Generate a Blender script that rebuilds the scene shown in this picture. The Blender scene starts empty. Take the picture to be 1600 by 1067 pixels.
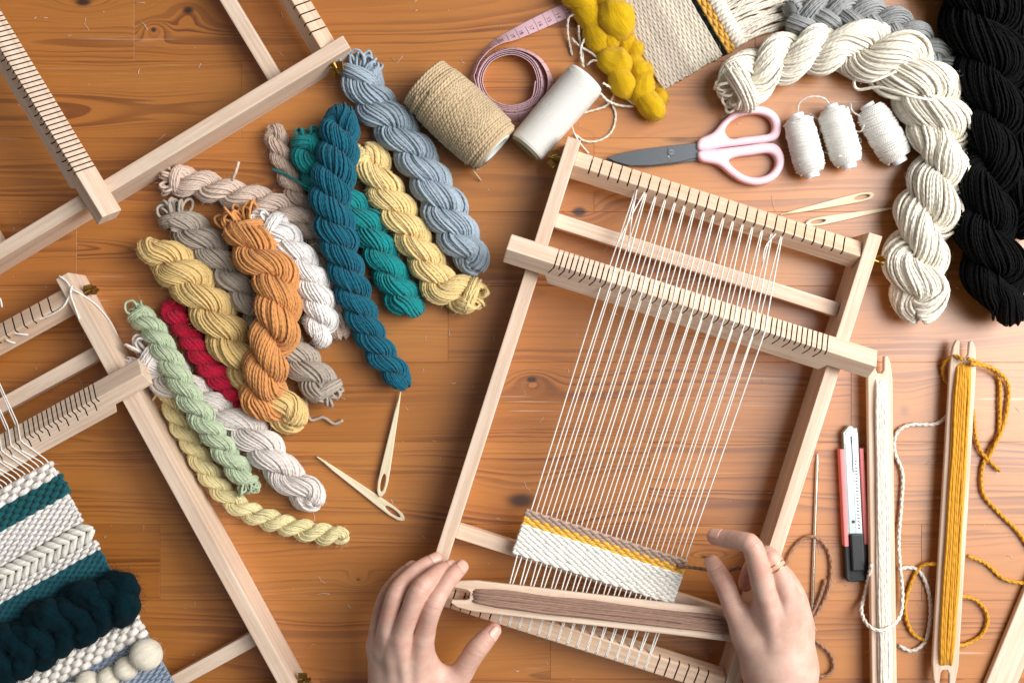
import bpy, bmesh, math, random
import numpy as np
from mathutils import Vector, Matrix
random.seed(7); RNG = np.random.default_rng(11)
R = math.radians
scene = bpy.context.scene
COL = scene.collection

# ------------------------------------------------------------------ camera, light, exposure
S = 0.0005625            # metres per photograph pixel on the table
H = 1.0                  # camera height above the table
cam_d = bpy.data.cameras.new('camera'); cam = bpy.data.objects.new('camera', cam_d); COL.objects.link(cam)
cam.location = (0, 0, H); cam_d.sensor_width = 36; cam_d.lens = 40.0; cam_d.clip_start = 0.05; cam_d.clip_end = 50
cam_d.dof.use_dof = True; cam_d.dof.focus_distance = 0.955; cam_d.dof.aperture_fstop = 2.8
scene.camera = cam
world = bpy.data.worlds.new('World'); scene.world = world; world.use_nodes = True
bg = world.node_tree.nodes['Background']; bg.inputs[0].default_value = (0.97, 0.98, 1.0, 1); bg.inputs[1].default_value = 0.19
ld = bpy.data.lights.new('window_light', 'AREA'); ld.shape = 'RECTANGLE'; ld.size = 1.1; ld.size_y = 1.1
ld.energy = 38; ld.color = (1.0, 0.985, 0.965)
lo = bpy.data.objects.new('window_light', ld); COL.objects.link(lo); lo.location = (1.22, 0.36, 1.0)
lo.rotation_euler = (Vector((0.05, 0.0, 0)) - lo.location).to_track_quat('-Z', 'Y').to_euler()
cd = bpy.data.lights.new('ceiling_bounce', 'AREA'); cd.shape = 'RECTANGLE'; cd.size = 1.5; cd.size_y = 1.9; cd.energy = 62; cd.color = (1.0, .98, .96)
co = bpy.data.objects.new('ceiling_bounce', cd); COL.objects.link(co); co.location = (1.55, 0.15, 2.1)
co.rotation_euler = (Vector((0.3, 0.0, 0)) - co.location).to_track_quat('-Z', 'Y').to_euler()
scene.view_settings.view_transform = 'Standard'; scene.view_settings.look = 'None'
scene.view_settings.exposure = -0.27; scene.view_settings.gamma = 1.0
scene.render.engine = 'CYCLES'

# ------------------------------------------------------------------ helpers
def W(px, py, z=0.0):
    k = (H - z) / H
    return np.array([(px - 800) * S * k, (533.5 - py) * S * k, z])
def srgb(h, f=1.0):
    h = h.lstrip('#'); c = [int(h[i:i+2], 16) / 255 for i in (0, 2, 4)]
    return tuple(min(1, (x / 12.92 if x <= .04045 else ((x + .055) / 1.055) ** 2.4) * f) for x in c) + (1,)

def nd(nt, t, ins=None, **props):
    n = nt.nodes.new(t)
    for k, v in props.items(): setattr(n, k, v)
    for k, v in (ins or {}).items():
        so = n.inputs[k]
        if isinstance(v, bpy.types.NodeSocket): nt.links.new(v, so)
        else: so.default_value = v
    return n
def mth(nt, op, a, b=0.0, c=0.0, clamp=False):
    return nd(nt, 'ShaderNodeMath', {0: a, 1: b, 2: c}, operation=op, use_clamp=clamp).outputs[0]
def mixc(nt, f, a, b, mode='MIX'):
    return nd(nt, 'ShaderNodeMix', {0: f, 6: a, 7: b}, data_type='RGBA', blend_type=mode).outputs[2]
def sstep(nt, x, a, b):
    return nd(nt, 'ShaderNodeMapRange', {0: x, 1: a, 2: b, 3: 0.0, 4: 1.0}, interpolation_type='SMOOTHSTEP').outputs[0]
def noise(nt, vec, scale, detail=3.0, rough=.55, dist=0.0):
    return nd(nt, 'ShaderNodeTexNoise', {'Vector': vec, 'Scale': scale, 'Detail': detail, 'Roughness': rough, 'Distortion': dist}).outputs[0]
def comb(nt, x, y, z=0.0):
    return nd(nt, 'ShaderNodeCombineXYZ', {0: x, 1: y, 2: z}).outputs[0]
def new_mat(name):
    m = bpy.data.materials.new(name); m.use_nodes = True
    return m, m.node_tree, m.node_tree.nodes['Principled BSDF']
def link(nt, a, b): nt.links.new(a, b)

_yarn = {}
def yarn_mat(color, freq=190.0, plies=2.0, var=.22, bump=.6, rough=.95, dark=.35, mot=.40):
    """wool yarn: twisted plies from the UVs (u = metres along, v = once round)"""
    key = (color, freq, plies, var, bump, mot)
    if key in _yarn: return _yarn[key]
    m, nt, b = new_mat('yarn'); _yarn[key] = m
    c = srgb(color) if isinstance(color, str) else color
    uv = nd(nt, 'ShaderNodeUVMap').outputs[0]
    sp = nd(nt, 'ShaderNodeSeparateXYZ', {0: uv})
    ph = mth(nt, 'ADD', mth(nt, 'MULTIPLY', sp.outputs[0], freq * 6.2832), mth(nt, 'MULTIPLY', sp.outputs[1], plies * 6.2832))
    st = mth(nt, 'ABSOLUTE', mth(nt, 'SINE', mth(nt, 'MULTIPLY', ph, .5)))
    tc = nd(nt, 'ShaderNodeTexCoord').outputs['Object']
    fn = noise(nt, tc, 1500, 4, .65)
    mn = noise(nt, tc, 170, 3, .6)
    rn = nd(nt, 'ShaderNodeAttribute', attribute_name='rnd').outputs['Fac']
    fac = mth(nt, 'ADD', 1 - var * .95, mth(nt, 'MULTIPLY', rn, var))
    fac = mth(nt, 'MULTIPLY', fac, mth(nt, 'ADD', 1.03 - mot * .5, mth(nt, 'MULTIPLY', mn, mot)))
    fac = mth(nt, 'MULTIPLY', fac, mth(nt, 'ADD', 1 - dark, mth(nt, 'MULTIPLY', mth(nt, 'POWER', st, .5), dark)))
    col = mixc(nt, 1.0, c, comb(nt, fac, fac, fac), 'MULTIPLY')
    link(nt, col, b.inputs['Base Color'])
    hgt = mth(nt, 'ADD', st, mth(nt, 'MULTIPLY', fn, .9))
    bp = nd(nt, 'ShaderNodeBump', {'Height': hgt, 'Strength': bump, 'Distance': .0006})
    link(nt, bp.outputs[0], b.inputs['Normal'])
    b.inputs['Roughness'].default_value = rough; b.inputs['Specular IOR Level'].default_value = .15
    b.inputs['Sheen Weight'].default_value = .12 if max(c[:3]) > .03 else .015; b.inputs['Sheen Roughness'].default_value = .6
    return m
_rov = {}
def roving_mat(color):
    """unspun wool: fine fibres running along u"""
    if color in _rov: return _rov[color]
    m, nt, b = new_mat('wool_roving'); _rov[color] = m
    uv = nd(nt, 'ShaderNodeUVMap').outputs[0]
    sp = nd(nt, 'ShaderNodeSeparateXYZ', {0: uv})
    v2 = comb(nt, mth(nt, 'MULTIPLY', sp.outputs[0], 60.0), mth(nt, 'MULTIPLY', sp.outputs[1], 60.0))
    f = noise(nt, v2, 1.0, 5, .7, .6)
    tc = nd(nt, 'ShaderNodeTexCoord').outputs['Object']
    g = noise(nt, tc, 900, 4, .7)
    fac = mth(nt, 'ADD', .52, mth(nt, 'MULTIPLY', f, .95))
    link(nt, mixc(nt, 1.0, srgb(color), comb(nt, fac, fac, fac), 'MULTIPLY'), b.inputs['Base Color'])
    bp = nd(nt, 'ShaderNodeBump', {'Height': mth(nt, 'ADD', f, mth(nt, 'MULTIPLY', g, .5)), 'Strength': .8, 'Distance': .0016})
    link(nt, bp.outputs[0], b.inputs['Normal'])
    b.inputs['Roughness'].default_value = 1; b.inputs['Specular IOR Level'].default_value = .08
    b.inputs['Sheen Weight'].default_value = .15 if max(srgb(color)[:3]) > .1 else .02
    return m
def plain_mat(name, color, rough=.5, metal=0.0, spec=.5, bump=0.0, bscale=300, var=0.0):
    m, nt, b = new_mat(name)
    c = srgb(color) if isinstance(color, str) else color
    b.inputs['Base Color'].default_value = c
    b.inputs['Roughness'].default_value = rough; b.inputs['Metallic'].default_value = metal
    b.inputs['Specular IOR Level'].default_value = spec
    tc = nd(nt, 'ShaderNodeTexCoord').outputs['Object']
    n = noise(nt, tc, bscale, 4, .6)
    if var:
        f = mth(nt, 'ADD', 1 - var * .5, mth(nt, 'MULTIPLY', n, var))
        link(nt, mixc(nt, 1.0, c, comb(nt, f, f, f), 'MULTIPLY'), b.inputs['Base Color'])
    r2 = mth(nt, 'ADD', rough - .06, mth(nt, 'MULTIPLY', noise(nt, tc, bscale * .3), .14))
    link(nt, r2, b.inputs['Roughness'])
    if bump:
        bp = nd(nt, 'ShaderNodeBump', {'Height': n, 'Strength': bump, 'Distance': .0005})
        link(nt, bp.outputs[0], b.inputs['Normal'])
    return m
def beech_mat(name='beech_wood', c1='#e5cfba', c2='#d4b79e'):
    """pale planed beech; grain runs along the local x axis"""
    m, nt, b = new_mat(name)
    tc = nd(nt, 'ShaderNodeTexCoord').outputs['Object']
    sp = nd(nt, 'ShaderNodeSeparateXYZ', {0: tc})
    rnd = mth(nt, 'MULTIPLY', nd(nt, 'ShaderNodeObjectInfo').outputs['Random'], 37.0)
    x = sp.outputs[0]; y = sp.outputs[1]; z = sp.outputs[2]
    v = comb(nt, mth(nt, 'ADD', mth(nt, 'MULTIPLY', x, 9.0), rnd), mth(nt, 'MULTIPLY', y, 260.0), mth(nt, 'MULTIPLY', z, 260.0))
    g = noise(nt, v, 1.0, 4, .6, .4)
    v2 = comb(nt, mth(nt, 'ADD', mth(nt, 'MULTIPLY', x, 90.0), rnd), mth(nt, 'MULTIPLY', y, 1700.0), mth(nt, 'MULTIPLY', z, 1700.0))
    p = sstep(nt, noise(nt, v2, 1.0, 2, .5), .60, .72)
    big = noise(nt, comb(nt, mth(nt, 'ADD', mth(nt, 'MULTIPLY', x, 14.0), rnd), mth(nt, 'MULTIPLY', y, 40.0), rnd), 1.0, 2)
    col = mixc(nt, sstep(nt, g, .32, .68), srgb(c1), srgb(c2))
    col = mixc(nt, mth(nt, 'MULTIPLY', p, .35), col, srgb('#a9835f'))
    f = mth(nt, 'ADD', .84, mth(nt, 'MULTIPLY', big, .30))
    col = mixc(nt, 1.0, col, comb(nt, f, f, f), 'MULTIPLY')
    link(nt, col, b.inputs['Base Color'])
    bp = nd(nt, 'ShaderNodeBump', {'Height': mth(nt, 'ADD', g, mth(nt, 'MULTIPLY', p, -.6)), 'Strength': .18, 'Distance': .0004})
    link(nt, bp.outputs[0], b.inputs['Normal'])
    b.inputs['Roughness'].default_value = .62; b.inputs['Specular IOR Level'].default_value = .3
    return m

# ---- mesh collector
class MB:
    def __init__(s): s.v = []; s.f = []; s.uv = []; s.r = []; s.n = 0
    def add(s, V, faces, uvs=None, rnd=.5):
        """faces: list of int arrays (nf,k); uvs: matching arrays (nf,k,2) or None"""
        V = np.asarray(V, float).reshape(-1, 3)
        for i, F in enumerate(faces):
            F = np.asarray(F, int)
            if F.size == 0: continue
            s.f.append(F + s.n)
            s.uv.append(np.asarray(uvs[i]) if uvs is not None and uvs[i] is not None else np.zeros(F.shape + (2,)))
        s.v.append(V); s.r.append(np.broadcast_to(np.asarray(rnd, float).reshape(-1), (len(V),)) if np.size(rnd) in (1, len(V)) else np.full(len(V), .5))
        s.n += len(V); return s
    def tube(s, P, r, m=6, caps=True, rnd=None):
        """P (k,n,3) or (n,3): k tubes of n points; r scalar, (n,), or (k,n)"""
        P = np.asarray(P, float)
        if P.ndim == 2: P = P[None]
        k, n, _ = P.shape
        r = np.broadcast_to(np.asarray(r, float), (k, n))
        T, N, B = frames(P)
        a = np.arange(m) * 2 * np.pi / m
        V = P[:, :, None] + r[:, :, None, None] * (np.cos(a)[None, None, :, None] * N[:, :, None] + np.sin(a)[None, None, :, None] * B[:, :, None])
        L = np.concatenate([np.zeros((k, 1)), np.cumsum(np.linalg.norm(np.diff(P, axis=1), axis=2), 1)], 1)
        I = np.arange(k * n * m).reshape(k, n, m); J = np.roll(I, -1, 2)
        F = np.stack([I[:, :-1], J[:, :-1], J[:, 1:], I[:, 1:]], -1).reshape(-1, 4)
        off = RNG.random((k, 1)) * .3
        La = np.broadcast_to((L + off)[:, :-1, None], (k, n - 1, m)); Lb = np.broadcast_to((L + off)[:, 1:, None], (k, n - 1, m))
        va = np.broadcast_to(np.arange(m) / m, (k, n - 1, m)); vb = va + 1 / m
        U = np.stack([np.stack([La, va], -1), np.stack([La, vb], -1), np.stack([Lb, vb], -1), np.stack([Lb, va], -1)], -2).reshape(-1, 4, 2)
        fs = [F]; us = [U]
        if caps: fs += [I[:, 0, ::-1], I[:, -1]]; us += [None, None]
        rr = RNG.random(k) if rnd is None else np.broadcast_to(rnd, (k,))
        return s.add(V, fs, us, np.repeat(rr, n * m))
    def mesh(s, name):
        me = bpy.data.meshes.new(name)
        V = np.concatenate(s.v).astype(np.float32)
        me.vertices.add(len(V)); me.vertices.foreach_set('co', V.ravel())
        lt = np.concatenate([np.full(len(F), F.shape[1]) for F in s.f])
        li = np.concatenate([F.ravel() for F in s.f]).astype(np.int32)
        me.loops.add(len(li)); me.loops.foreach_set('vertex_index', li)
        me.polygons.add(len(lt)); me.polygons.foreach_set('loop_start', np.concatenate([[0], np.cumsum(lt)[:-1]]).astype(np.int32))
        me.update(calc_edges=True)
        uv = me.uv_layers.new(name='UVMap'); uv.data.foreach_set('uv', np.concatenate([u.reshape(-1, 2) for u in s.uv]).astype(np.float32).ravel())
        at = me.attributes.new('rnd', 'FLOAT', 'POINT'); at.data.foreach_set('value', np.concatenate(s.r).astype(np.float32))
        me.polygons.foreach_set('use_smooth', np.ones(len(lt), bool))
        return me
def frames(P):
    T = np.gradient(P, axis=1); T /= np.linalg.norm(T, axis=2, keepdims=True) + 1e-12
    N = np.zeros_like(P)
    ref = np.where(np.abs(T[:, 0, 2:3]) < .9, np.array([[0, 0, 1.]]), np.array([[1., 0, 0]]))
    n0 = np.cross(T[:, 0], ref); n0 /= np.linalg.norm(n0, axis=1, keepdims=True)
    N[:, 0] = n0
    for i in range(1, P.shape[1]):
        q = N[:, i-1] - (N[:, i-1] * T[:, i]).sum(1, keepdims=True) * T[:, i]
        N[:, i] = q / (np.linalg.norm(q, axis=1, keepdims=True) + 1e-12)
    return T, N, np.cross(T, N)
def spline(pts, step=.002, closed=False):
    P = np.asarray(pts, float)
    if len(P) == 2: P = np.array([P[0], (P[0] + P[1]) / 2, P[1]])
    Q = np.vstack([2 * P[0] - P[1], P, 2 * P[-1] - P[-2]])
    out = []
    for i in range(1, len(Q) - 2):
        p0, p1, p2, p3 = Q[i-1], Q[i], Q[i+1], Q[i+2]
        t = np.linspace(0, 1, 24, endpoint=False)[:, None]
        out.append(.5 * (2*p1 + (p2-p0)*t + (2*p0-5*p1+4*p2-p3)*t*t + (3*p1-p0-3*p2+p3)*t**3))
    C = np.vstack(out + [P[-1:]])
    return resample(C, step)
def resample(C, step):
    L = np.concatenate([[0], np.cumsum(np.linalg.norm(np.diff(C, axis=0), axis=1))])
    n = max(3, int(L[-1] / step) + 1); t = np.linspace(0, L[-1], n)
    return np.stack([np.interp(t, L, C[:, i]) for i in range(C.shape[1])], 1)
def arclen(C): return np.concatenate([[0], np.cumsum(np.linalg.norm(np.diff(C, axis=0), axis=1))])
def smooth_noise(n, scale, amp):
    k = max(2, int(n / scale) + 3)
    c = RNG.normal(size=k); x = np.linspace(0, k - 1, n); i = np.clip(x.astype(int), 0, k - 2); f = x - i; f = f*f*(3-2*f)
    return amp * (c[i] * (1 - f) + c[i+1] * f)

# ---- object helpers
def tag(o, label=None, cat=None, group=None, kind=None):
    if label: o['label'] = label
    if cat: o['category'] = cat
    if group: o['group'] = group
    if kind: o['kind'] = kind
    return o
def obj(name, me, mat=None, parent=None, loc=None, rot=None):
    if isinstance(me, MB): me = me.mesh(name)
    o = bpy.data.objects.new(name, me); COL.objects.link(o)
    if mat is not None and len(me.materials) == 0: me.materials.append(mat)
    if parent: o.parent = parent
    if loc is not None: o.location = loc
    if rot is not None: o.rotation_euler = rot
    return o
def thing(name, label, cat, loc=(0, 0, 0), rotz=0.0, group=None):
    o = bpy.data.objects.new(name, None); COL.objects.link(o); o.empty_display_size = .02
    o.location = loc; o.rotation_euler = (0, 0, rotz); return tag(o, label, cat, group)
def wpart(name, mb, mat, root):
    """part whose geometry was made in world coordinates under an unrotated root"""
    me = mb.mesh(name) if isinstance(mb, MB) else mb
    me.transform(Matrix.Translation(-Vector(root.location)))
    return obj(name, me, mat, root)
def bm_mesh(name, bm, smooth=False):
    bmesh.ops.recalc_face_normals(bm, faces=bm.faces)
    me = bpy.data.meshes.new(name); bm.to_mesh(me); bm.free()
    if smooth: me.polygons.foreach_set('use_smooth', np.ones(len(me.polygons), bool))
    return me
def box_bm(x0, x1, y0, y1, z0, z1, bev=.0006, seg=2, bm=None):
    b = bmesh.new()
    bmesh.ops.create_cube(b, size=1, matrix=Matrix.Translation(((x0+x1)/2, (y0+y1)/2, (z0+z1)/2)) @ Matrix.Diagonal((x1-x0, y1-y0, z1-z0, 1)))
    if bev: bmesh.ops.bevel(b, geom=b.edges[:], offset=bev, segments=seg, profile=.6, affect='EDGES')
    return b
def box_mesh(name, *a, **k): return bm_mesh(name, box_bm(*a, **k))
def prism_mesh(name, outline, axis, lo, hi, bev=.0006):
    """outline: list of 2-D points; extruded along axis ('x','y','z') from lo to hi"""
    def p(a, b, c): return {'z': (a, b, c), 'y': (a, c, b), 'x': (c, a, b)}[axis]
    bm = bmesh.new()
    A = [bm.verts.new(p(a, b, lo)) for a, b in outline]; B = [bm.verts.new(p(a, b, hi)) for a, b in outline]
    bm.faces.new(A); bm.faces.new(B[::-1]); n = len(A)
    for i in range(n): bm.faces.new((A[i], A[(i+1) % n], B[(i+1) % n], B[i]))
    bmesh.ops.recalc_face_normals(bm, faces=bm.faces)
    if bev: bmesh.ops.bevel(bm, geom=bm.edges[:], offset=bev, segments=2, profile=.6, affect='EDGES')
    return bm_mesh(name, bm)
def plate_mesh(name, loops, half, bevel, res=2):
    """flat plate from 2-D closed outlines (first outer, then holes), rounded edges"""
    cu = bpy.data.curves.new(name, 'CURVE'); cu.dimensions = '2D'; cu.fill_mode = 'BOTH'
    cu.extrude = max(half - bevel, 1e-5); cu.bevel_depth = bevel; cu.bevel_resolution = res; cu.offset = -bevel
    for lp in loops:
        sp = cu.splines.new('POLY'); sp.points.add(len(lp) - 1); sp.use_cyclic_u = True
        for i, q in enumerate(lp): sp.points[i].co = (q[0], q[1], 0, 1)
    o = bpy.data.objects.new(name, cu); COL.objects.link(o)
    me = bpy.data.meshes.new_from_object(o.evaluated_get(bpy.context.evaluated_depsgraph_get()))
    me.materials.clear(); bpy.data.objects.remove(o); me.name = name
    return me
def closed_spline(pts, n=10):
    P = np.asarray(pts, float); k = len(P); out = []
    for i in range(k):
        p0, p1, p2, p3 = P[(i-1) % k], P[i], P[(i+1) % k], P[(i+2) % k]
        t = np.linspace(0, 1, n, endpoint=False)[:, None]
        out.append(.5 * (2*p1 + (p2-p0)*t + (2*p0-5*p1+4*p2-p3)*t*t + (3*p1-p0-3*p2+p3)*t**3))
    return np.vstack(out)
def boolean_cut(me, cut, m1, m2):
    me.materials.append(m1); cut.materials.append(m2)
    a = bpy.data.objects.new('a', me); b = bpy.data.objects.new('b', cut); COL.objects.link(a); COL.objects.link(b)
    md = a.modifiers.new('b', 'BOOLEAN'); md.operation = 'DIFFERENCE'; md.object = b; md.solver = 'EXACT'; md.material_mode = 'TRANSFER'
    r = bpy.data.meshes.new_from_object(a.evaluated_get(bpy.context.evaluated_depsgraph_get()))
    bpy.data.objects.remove(a); bpy.data.objects.remove(b); return r
def fuzz_mb(P, r, count, length=.004, width=.00013, spread=1.0, up=.35):
    """loose fibres standing off the strands in P (k,n,3)"""
    P = np.asarray(P, float)
    if P.ndim == 2: P = P[None]
    k, n, _ = P.shape
    a = RNG.integers(0, k, count); i = RNG.integers(0, n - 1, count)
    p = P[a, i]; t = P[a, np.minimum(i+1, n-1)] - P[a, i]; t /= np.linalg.norm(t, axis=1, keepdims=True) + 1e-12
    d = RNG.normal(size=(count, 3)); d[:, 2] += up; d -= (d * t).sum(1, keepdims=True) * t; d /= np.linalg.norm(d, axis=1, keepdims=True)
    ln = length * (0.35 + RNG.random((count, 1)) ** 2 * 1.3)
    c = RNG.normal(size=(count, 3)); d2 = d * .5 + t * RNG.normal(size=(count, 1)) * .8 + c * .35
    d2 /= np.linalg.norm(d2, axis=1, keepdims=True)
    q0 = p + d * r * .9; q1 = q0 + d * ln * .35 + d2 * ln * .25; q2 = q1 + d2 * ln * .5 + c * ln * .12
    for q in (q1, q2): q[:, 2] = np.maximum(q[:, 2], .0004)
    w = np.cross(d2, RNG.normal(size=(count, 3))); w *= width / (np.linalg.norm(w, axis=1, keepdims=True) + 1e-12) / 2
    V = np.stack([q0 - w, q0 + w, q1 - w, q1 + w, q2], 1).reshape(-1, 3)
    b = np.arange(count)[:, None] * 5
    mb = MB(); mb.add(V, [b + np.array([0, 1, 3, 2]), b + np.array([2, 3, 4])]); return mb
def add_fuzz(root, P, r, count, mat, **k):
    o = wpart('fuzz', fuzz_mb(P, r, count, **k), mat, root); o['kind'] = 'stuff'; return o

# ------------------------------------------------------------------ the table top: glued pine planks
KNOTS = [(831, 593, 9, 5, 1.0), (905, 331, 13, 9, .9), (294, 16, 11, 7, .8), (240, 47, 5, 4, .9), (130, 4, 14, 7, .8), (815, 782, 30, 16, .75),
         (1413, 642, 14, 15, .45), (1062, 219, 34, 7, .55), (1105, 870, 14, 3, .8), (1575, 380, 8, 8, .5), (560, 905, 5, 3, .6), (300, 690, 9, 5, .5)]
def pine_mat():
    m, nt, b = new_mat('oiled_pine')
    P = nd(nt, 'ShaderNodeNewGeometry').outputs['Position']
    sp = nd(nt, 'ShaderNodeSeparateXYZ', {0: P}); x = sp.outputs[0]; y = sp.outputs[1]
    rnd = nd(nt, 'ShaderNodeObjectInfo').outputs['Random']
    loc = nd(nt, 'ShaderNodeSeparateXYZ', {0: nd(nt, 'ShaderNodeTexCoord').outputs['Object']}).outputs[1]
    r1 = mth(nt, 'FRACT', mth(nt, 'MULTIPLY', rnd, 7.31)); r2 = mth(nt, 'FRACT', mth(nt, 'MULTIPLY', rnd, 13.77))
    ksum = 0.0; kdark = 0.0
    for (kx, ky, ax, ay, dk) in KNOTS:
        w = W(kx, ky)
        d_ = nd(nt, 'ShaderNodeVectorMath', {0: P, 1: (float(w[0]), float(w[1]), 0)}, operation='SUBTRACT').outputs[0]
        d_ = nd(nt, 'ShaderNodeVectorMath', {0: d_, 1: (1/(ax*S), 1/(ay*S), 0)}, operation='MULTIPLY').outputs[0]
        q_ = nd(nt, 'ShaderNodeVectorMath', {0: d_, 1: d_}, operation='DOT_PRODUCT').outputs['Value']
        ksum = mth(nt, 'MULTIPLY_ADD', mth(nt, 'POWER', 2.71828, mth(nt, 'MULTIPLY', q_, -1/15)), .011 * (.5 + dk), ksum)
        kdark = mth(nt, 'MULTIPLY_ADD', mth(nt, 'POWER', 2.71828, mth(nt, 'MULTIPLY', q_, -1.0)), dk, kdark)
    wob = noise(nt, comb(nt, mth(nt, 'MULTIPLY', x, 2.3), mth(nt, 'MULTIPLY', y, 7.0), mth(nt, 'MULTIPLY', rnd, 40)), 1.0, 1.5, .5)
    wob2 = noise(nt, comb(nt, mth(nt, 'MULTIPLY', x, 9.0), mth(nt, 'MULTIPLY', y, 55.0), mth(nt, 'MULTIPLY', rnd, 90)), 1.0, 2, .5)
    y0 = mth(nt, 'MULTIPLY', mth(nt, 'SUBTRACT', r1, .5), .15)
    yy = mth(nt, 'ADD', mth(nt, 'SUBTRACT', loc, y0), mth(nt, 'MULTIPLY', mth(nt, 'SUBTRACT', wob2, .5), .007))
    c0 = mth(nt, 'ADD', .010, mth(nt, 'MULTIPLY', r2, .02))
    cc = mth(nt, 'ADD', mth(nt, 'ADD', c0, mth(nt, 'MULTIPLY', x, .03)), mth(nt, 'MULTIPLY', mth(nt, 'SUBTRACT', wob, .5), .075))
    rr = mth(nt, 'SQRT', mth(nt, 'ADD', mth(nt, 'MULTIPLY', yy, yy), mth(nt, 'MULTIPLY', cc, cc)))
    rr = mth(nt, 'ADD', rr, ksum)
    rq = mth(nt, 'ADD', mth(nt, 'MULTIPLY', rr, 190.0), mth(nt, 'MULTIPLY', noise(nt, comb(nt, mth(nt, 'MULTIPLY', rr, 75.0), mth(nt, 'MULTIPLY', rnd, 50.0), mth(nt, 'MULTIPLY', x, 1.2)), 1.0, 2, .6), 5.5))
    ring = mth(nt, 'FRACT', rq)
    late = mth(nt, 'MULTIPLY', sstep(nt, ring, .25, .90), mth(nt, 'SUBTRACT', 1.0, sstep(nt, ring, .91, 1.0)))
    rv = mth(nt, 'ABSOLUTE', mth(nt, 'SINE', mth(nt, 'MULTIPLY', mth(nt, 'FLOOR', rq), 12.9898)))
    patch = noise(nt, comb(nt, mth(nt, 'MULTIPLY', x, 5.0), mth(nt, 'MULTIPLY', y, 22.0), rnd), 1.0, 2, .6)
    late = mth(nt, 'MULTIPLY', late, mth(nt, 'ADD', .12, mth(nt, 'MULTIPLY', mth(nt, 'MULTIPLY', rv, rv), .74)))
    late = mth(nt, 'MULTIPLY', late, sstep(nt, patch, .15, .72))
    late = mth(nt, 'MULTIPLY', late, mth(nt, 'ADD', .65, mth(nt, 'MULTIPLY', r2, .6)))
    fib = noise(nt, comb(nt, mth(nt, 'MULTIPLY', x, 22.0), mth(nt, 'MULTIPLY', y, 900.0), rnd), 1.0, 4, .65)
    fib2 = .5
    e1, e2, la = srgb('#ba7935'), srgb('#a5641f'), srgb('#572104')
    col = mixc(nt, r1, e1, e2)
    col = mixc(nt, sstep(nt, patch, .25, .8), col, srgb('#b06c2a'))
    col = mixc(nt, mth(nt, 'MULTIPLY', late, .95), col, la)
    f = mth(nt, 'ADD', .74, mth(nt, 'MULTIPLY', mth(nt, 'ADD', fib, .25), .35))
    col = mixc(nt, 1.0, col, comb(nt, f, f, f), 'MULTIPLY')
    kd = sstep(nt, mth(nt, 'ADD', kdark, mth(nt, 'MULTIPLY', mth(nt, 'SUBTRACT', wob2, .5), .35)), .18, .75)
    col = mixc(nt, mth(nt, 'MULTIPLY', kd, .93), col, srgb('#2a1309'))
    # worn varnish: pale scuffs, scratches and specks of lint
    rot = nd(nt, 'ShaderNodeMapping', {'Vector': P, 'Rotation': (0, 0, R(38)), 'Scale': (6, 330, 1)}).outputs[0]
    rot2 = nd(nt, 'ShaderNodeMapping', {'Vector': P, 'Rotation': (0, 0, R(-61)), 'Scale': (9, 420, 1)}).outputs[0]
    area = sstep(nt, noise(nt, P, 7.0, 2), .52, .70)
    scr = mth(nt, 'MAXIMUM', sstep(nt, noise(nt, rot, 1.0, 1, .4), .70, .74), sstep(nt, noise(nt, rot2, 1.0, 1, .4), .72, .76))
    vor = nd(nt, 'ShaderNodeTexVoronoi', {'Vector': P, 'Scale': 85.0}).outputs['Distance']
    spk = mth(nt, 'MULTIPLY', mth(nt, 'SUBTRACT', 1.0, sstep(nt, vor, .035, .07)), sstep(nt, noise(nt, P, 31.0, 1), .60, .63))
    worn = mth(nt, 'MULTIPLY', area, sstep(nt, fib, .55, .75))
    w_ = mth(nt, 'ADD', mth(nt, 'ADD', mth(nt, 'MULTIPLY', mth(nt, 'MULTIPLY', scr, area), .35), mth(nt, 'MULTIPLY', spk, .4)), mth(nt, 'MULTIPLY', worn, .16), clamp=True)
    col = mixc(nt, w_, col, srgb('#e6cdb4'))
    link(nt, col, b.inputs['Base Color'])
    hgt = fib
    bp = nd(nt, 'ShaderNodeBump', {'Height': hgt, 'Strength': .16, 'Distance': .0006})
    link(nt, bp.outputs[0], b.inputs['Normal'])
    ro = mth(nt, 'ADD', .42, mth(nt, 'MULTIPLY', noise(nt, P, 18.0, 2, .6), .22))
    link(nt, ro, b.inputs['Roughness']); b.inputs['Specular IOR Level'].default_value = .5
    b.inputs['Coat Weight'].default_value = 1.0; b.inputs['Coat Roughness'].default_value = .33
    return m
table = bpy.data.objects.new('table_top', None); COL.objects.link(table); table['kind'] = 'structure'
PINE = pine_mat()
rows = [-150, -28, 96, 216, 331, 447, 566, 690, 819, 938, 1060, 1190]
cuts = [(-260, 640, 1900), (-260, 210, 1180, 1900), (-260, 377, 1500, 1900), (-260, 928, 1900), (-260, 120, 1120, 1900), (-260, 700, 1900),
        (-260, 330, 1330, 1900), (-260, 1015, 1900), (-260, 250, 1440, 1900), (-260, 860, 1900), (-260, 500, 1900)]
for i in range(len(rows) - 1):
    for j in range(len(cuts[i]) - 1):
        a = W(cuts[i][j], rows[i+1]); c = W(cuts[i][j+1], rows[i]); hx = (c[0]-a[0])/2; hy = (c[1]-a[1])/2; g = .00006
        o = obj('plank', box_mesh('plank', -hx+g, hx-g, -hy+g, hy-g, -.025, 0, bev=.00022, seg=1), PINE, table, ((a[0]+c[0])/2, (a[1]+c[1])/2, RNG.normal()*.00003))

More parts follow.
